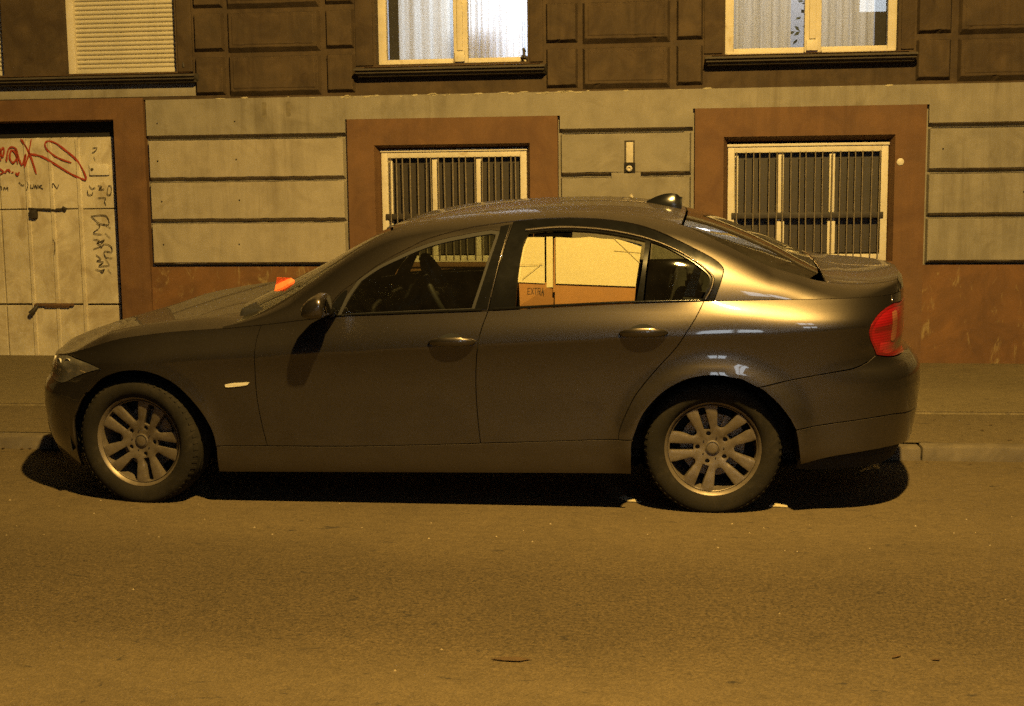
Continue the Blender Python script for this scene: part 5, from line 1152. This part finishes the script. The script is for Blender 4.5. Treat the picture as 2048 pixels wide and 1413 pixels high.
def text(name, s, x, z, h, m, parent, y):
    G = {'E': [[(1, 0), (0, 0), (0, 2), (1, 2)], [(0, 1), (.8, 1)]], 'X': [[(0, 0), (1, 2)], [(0, 2), (1, 0)]], 'T': [[(0, 2), (1, 2)], [(.5, 0), (.5, 2)]], 'R': [[(0, 0), (0, 2), (1, 2), (1, 1), (0, 1)], [(.4, 1), (1, 0)]], 'A': [[(0, 0), (.5, 2), (1, 0)], [(.2, .8), (.8, .8)]]}
    mb = MB(); w = h * .06
    for i, ch in enumerate(s):
        for st in G[ch]:
            for (x0, z0), (x1, z1) in zip(st[:-1], st[1:]):
                a = Vector((x + i * h * .62 + x0 * h * .42, 0, z + z0 * h / 2)); b = Vector((x + i * h * .62 + x1 * h * .42, 0, z + z1 * h / 2)); d = (b - a).normalized(); nn = Vector((-d.z, 0, d.x)) * w
                mb.add(cb([lean((p.x, p.z, -.0015)) for p in (a - d * w + nn, b + d * w + nn, b + d * w - nn, a - d * w - nn)]), [(0, 1, 2, 3)])
    return mb.build(name, m, parent)
text('lettering', 'EXTRA', 1.90, 1.020, .026, M_INK, bx0, None)
# orange note tucked behind the wiper
M_ORANGE = mat('orange_paper', (.85, .17, .055), .6, .08, 12, 80, .1, .001)
tk = MB()
NP = [[(.556, -.36, .962), (.610, -.345, .945), (.690, -.375, .918)], [(.560, -.325, 1.012), (.622, -.350, .998), (.712, -.335, .966)], [(.574, -.345, 1.052), (.640, -.318, 1.046), (.706, -.34, 1.004)]]
for row in NP:
    for p in row: tk.v.append(tuple(car_to_world(p)))
for j_ in range(2):
    for i_ in range(2): a = j_ * 3 + i_; tk.f += [(a, a + 1, a + 4), (a, a + 4, a + 3)]
to = tk.build('paper_note', M_ORANGE); tag(to, 'crumpled orange paper note stuck at the foot of the windscreen', 'note')
sm = to.modifiers.new('thickness', 'SOLIDIFY'); sm.thickness = .0012
# pale flat patches and leaves on the road
def scrap(name, label, pts, z, m, cat):
    n_ = len(pts); v = [(x, y, z + .004 * (i % 2)) for i, (x, y) in enumerate(pts)] + [(x, y, z - .002) for x, y in pts]
    o = mesh(name, v, [tuple(range(n_)), tuple(range(2 * n_ - 1, n_ - 1, -1))] + [(i, n_ + i, n_ + (i + 1) % n_, (i + 1) % n_) for i in range(n_)], m); tag(o, label, cat)
    return o
scrap('pale_patch', 'pale flat patch lying in front of the rear tyre', [(2.315, -.60), (2.345, -.575), (2.375, -.60), (2.395, -.645), (2.43, -.685), (2.36, -.675)], .006, M_PALE, 'litter')
scrap('pale_patch', 'pale flat patch lying behind the rear tyre', [(3.045, -.665), (3.115, -.69), (3.115, -.735), (3.03, -.725)], .006, M_PALE, 'litter')
M_DEADLEAF = mat('dead_leaf', (.06, .036, .015), .8, .3, 30, 100, .2)
def leaf(x, y, L, a, label, m=M_DEADLEAF):
    c, s = math.cos(a), math.sin(a); P = [(-.5, 0), (-.25, .13), (.1, .16), (.5, .02), (.2, -.14), (-.2, -.10)]
    v = [(x + L * (px * c - py * s), y + L * (px * s + py * c), .005 + .008 * abs(py) * L * 30 * .2) for px, py in P]; n_ = len(v)
    v += [(p[0], p[1], p[2] - .0015) for p in v]
    o = mesh('dead_leaf', v, [tuple(range(n_)), tuple(range(2 * n_ - 1, n_ - 1, -1))] + [(i, n_ + i, n_ + (i + 1) % n_, (i + 1) % n_) for i in range(n_)], m); tag(o, label, 'leaf', 'dead leaves scattered on the road')
leaf(2.06, -2.86, .13, .05, 'long dark dead leaf on the road below the middle of the car')
leaf(3.30, -2.72, .05, .8, 'larger of two dark leaves on the road at lower right'); leaf(3.42, -2.74, .035, .2, 'smaller of two dark leaves on the road at lower right')
gr = MB(); rnd = random.Random(21)
for i in range(110):
    x = rnd.uniform(-2.5, 6.5); y = rnd.uniform(-4.6, -.9) if i > 70 else rnd.uniform(-1.5, -.8); r_ = rnd.uniform(.0022, .0050)
    gr.add([(x - r_, y - r_, 0), (x + r_, y - r_ * .8, 0), (x + r_ * .9, y + r_, 0), (x - r_ * .7, y + r_, 0), (x, y, r_ * 1.1)], [(0, 1, 4), (1, 2, 4), (2, 3, 4), (3, 0, 4)])
g = gr.build('road_grit', mat('pale_grit', (.24, .19, .12), .8, .3, 60, 100, 0)); tag(g, 'pale grit scattered over the asphalt', 'grit', kind='stuff')
# dry litter along the gutter and the foot of the wall
lt = MB(); rnd = random.Random(33)
for i in range(150):
    zone = rnd.random()
    if zone < .5: x, y, z = rnd.uniform(-3, 7), KERB_Y - abs(rnd.gauss(0, .05)) - .01, .002
    elif zone < .8: x, y = rnd.uniform(-3, 7), rnd.uniform(KERB_Y + .15, 1.4); z = KERB_Z + .003
    else: x, y = rnd.uniform(-3, 7), 3.62 - .015 * 2 - abs(rnd.gauss(0, .04)); z = .111
    a = rnd.uniform(0, 6.28); L = rnd.uniform(.012, .045); c, s = math.cos(a), math.sin(a)
    P = [(-.5, 0), (-.2, .2), (.2, .16), (.5, 0), (.1, -.2)]
    lt.add([(x + L * (px * c - py * s), y + L * (px * s + py * c), z + .004 + rnd.uniform(0, .004)) for px, py in P], [(0, 1, 2, 3, 4)])
o = lt.build('leaf_litter', M_DEADLEAF); tag(o, 'dry leaf litter along the gutter and wall foot', 'litter', kind='stuff')
